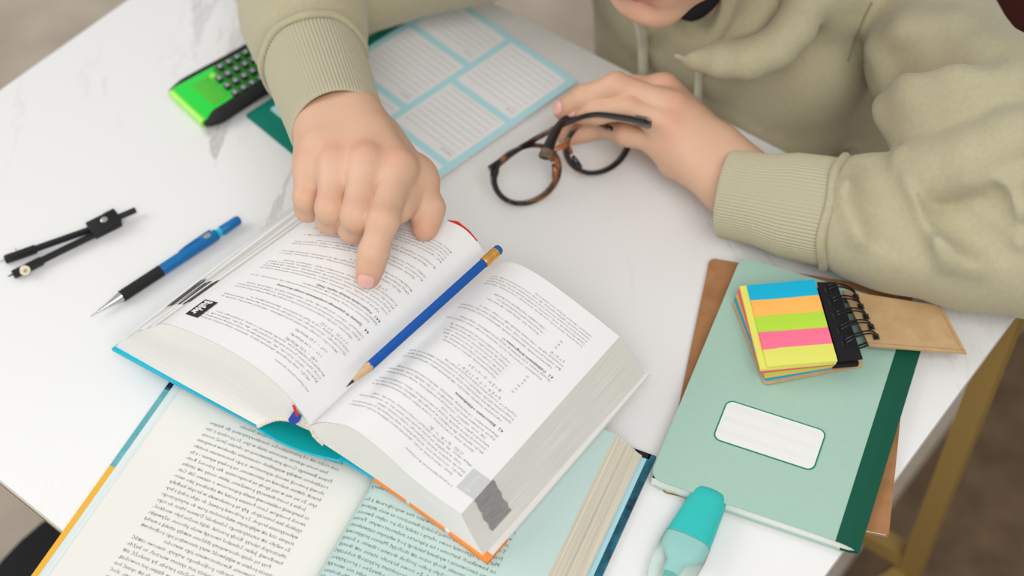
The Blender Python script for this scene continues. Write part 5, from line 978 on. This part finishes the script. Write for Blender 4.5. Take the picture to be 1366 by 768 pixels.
def cuff(rim, seam, r0, r1, name='cuff', squash=1.0, nr=84, tilt=None):
    rim, seam = np.asarray(rim), np.asarray(seam); d = nrm(rim-seam); x = nrm(np.cross(d, Z)); y = np.cross(x, d); n = nr*6; a = np.linspace(0, 2*np.pi, n, endpoint=False); rows = []
    prof = [(0.0, r1*1.0, 1), (0.15, r1*0.995, 1), (0.4, r1*0.97+0*r0, 1), (0.65, r0*1.02+0.0006, 1), (0.85, r0*1.01, 1), (0.95, r0, 1), (0.985, r0-0.0005, 0.9), (1.0, r0-0.0014, 0.5), (0.995, r0-0.0026, 0.2), (0.97, r0-0.0034, 0.4), (0.80, r0-0.0042, 0.3), (0.45, r0-0.006, 0.2)]
    for t, r, w in prof:
        rr = r+0.00042*w*np.cos(a*nr); tl = (tilt or 0)*np.cos(a)*t
        rows.append(seam+(rim-seam)*t+(np.cos(a)*rr)[:, None]*x+(np.sin(a)*rr*squash)[:, None]*y+d*tl[:, None] if tilt else seam+(rim-seam)*t+(np.cos(a)*rr)[:, None]*x+(np.sin(a)*rr*squash)[:, None]*y)
    mb = MB(); mb.grid(np.array(rows), wrap=True); return mb.build(name, M['rib'], hd_, angle=None, label='ribbed khaki cuff')
cuff((-0.1203, 0.7666, 0.1235), (-0.1466, 0.8638, 0.1010), 0.0345, 0.0385)
cuff((0.1629, 0.7746, 0.0375), (0.2411, 0.7440, 0.0465), 0.0335, 0.0405)
def welt(rim, seam, r, w=0.0028, squash=1.0):
    rim, seam = np.asarray(rim), np.asarray(seam); d = nrm(rim-seam); x = nrm(np.cross(d, Z)); y = np.cross(x, d); a = np.linspace(0, 2*np.pi, 90, endpoint=False); b = np.linspace(0, 2*np.pi, 12, endpoint=False); rows = []
    for q in a: o = math.cos(q)*x+math.sin(q)*y*squash; rows.append([seam+o*(r+w*math.cos(t)*(1+0.15*math.sin(9*q)))+d*(w*1.3*math.sin(t)+0.0012*math.sin(5*q)) for t in b])
    rows.append(rows[0]); mb = MB(); mb.grid(np.array(rows), wrap=True); return mb.build('cuff_seam', M['cotton'], hd_, angle=None)
welt((0.1629, 0.7746, 0.0375), (0.2405, 0.7443, 0.0470), 0.0420)
welt((-0.1203, 0.7666, 0.1235), (-0.1466, 0.8638, 0.1010), 0.0400)
def cord(pts, r, name='drawstring'):
    P = curve(pts, 40); return MB().tube(P, r, 10).build(name, M['string'], hd_, label='pale drawstring of the hood')
cord([(0.1056, 0.9308, 0.0900), (0.1119, 0.9428, 0.0540), (0.1153, 0.9534, 0.0280), (0.1163, 0.9546, 0.0100), (0.1170, 0.9532, -0.0060), (0.1183, 0.9526, -0.0320)], np.linspace(0.0052, 0.0040, 40))
cord([(0.1543, 0.8910, 0.0750), (0.1581, 0.9120, 0.0460), (0.1594, 0.9196, 0.0240), (0.1601, 0.9189, -0.0010), (0.1615, 0.9184, -0.0270)], 0.0036)
# dark shirt at the neck
MB().tube(curve([(0.1402, 0.9444, 0.0740), (0.1500, 0.9342, 0.0770), (0.1604, 0.9350, 0.0830), (0.1692, 0.9404, 0.0920)], 12), 0.006, 14).build('shirt_collar', M['black_cloth'], pe, label='black shirt showing at the neck')
# trousers
S = Sdf(A_(-0.30, 0.55, -0.76), A_(0.62, 1.50, -0.22), 0.012)
for s_, u_ in ((-1, -0.56), (1, -0.40)):
    k_ = UV3(u_+s_*0.03, 0.64, -0.27+0.0); S.cone(UV3(u_, 1.07, -0.285), UV3(u_+s_*0.03, 0.66, -0.22), 0.085, 0.062, 0.03).cone(UV3(u_+s_*0.03, 0.66, -0.22), UV3(u_+s_*0.03, 0.72, -0.66), 0.060, 0.045, 0.02)
S.ell(UV3(-0.48, 1.08, -0.27), (0.16, 0.13, 0.09), np.array([TU, TV, Z]), 0.04)
vt, ft = S.mesh(2); mesh('trousers', vt, ft, M['denim'], pe, label='dark trousers under the table')
for s_, u_ in ((-1, -0.59), (1, -0.37)):
    S = Sdf(UV3(u_, 0.68, -0.70)-0.19, UV3(u_, 0.68, -0.70)+0.19, 0.008); S.chain([UV3(u_, 0.74, -0.69), UV3(u_, 0.66, -0.695), UV3(u_, 0.56, -0.705)], [0.042, 0.040, 0.030], 0.02)
    S.D = np.maximum(S.D, (-(S.ax[2]-(FL+0.002)))[None, None, :].astype(np.float32)); vs, fs = S.mesh(1); mesh('shoe', vs, fs, M['black_rubber'], pe, label='dark shoe on the floor')
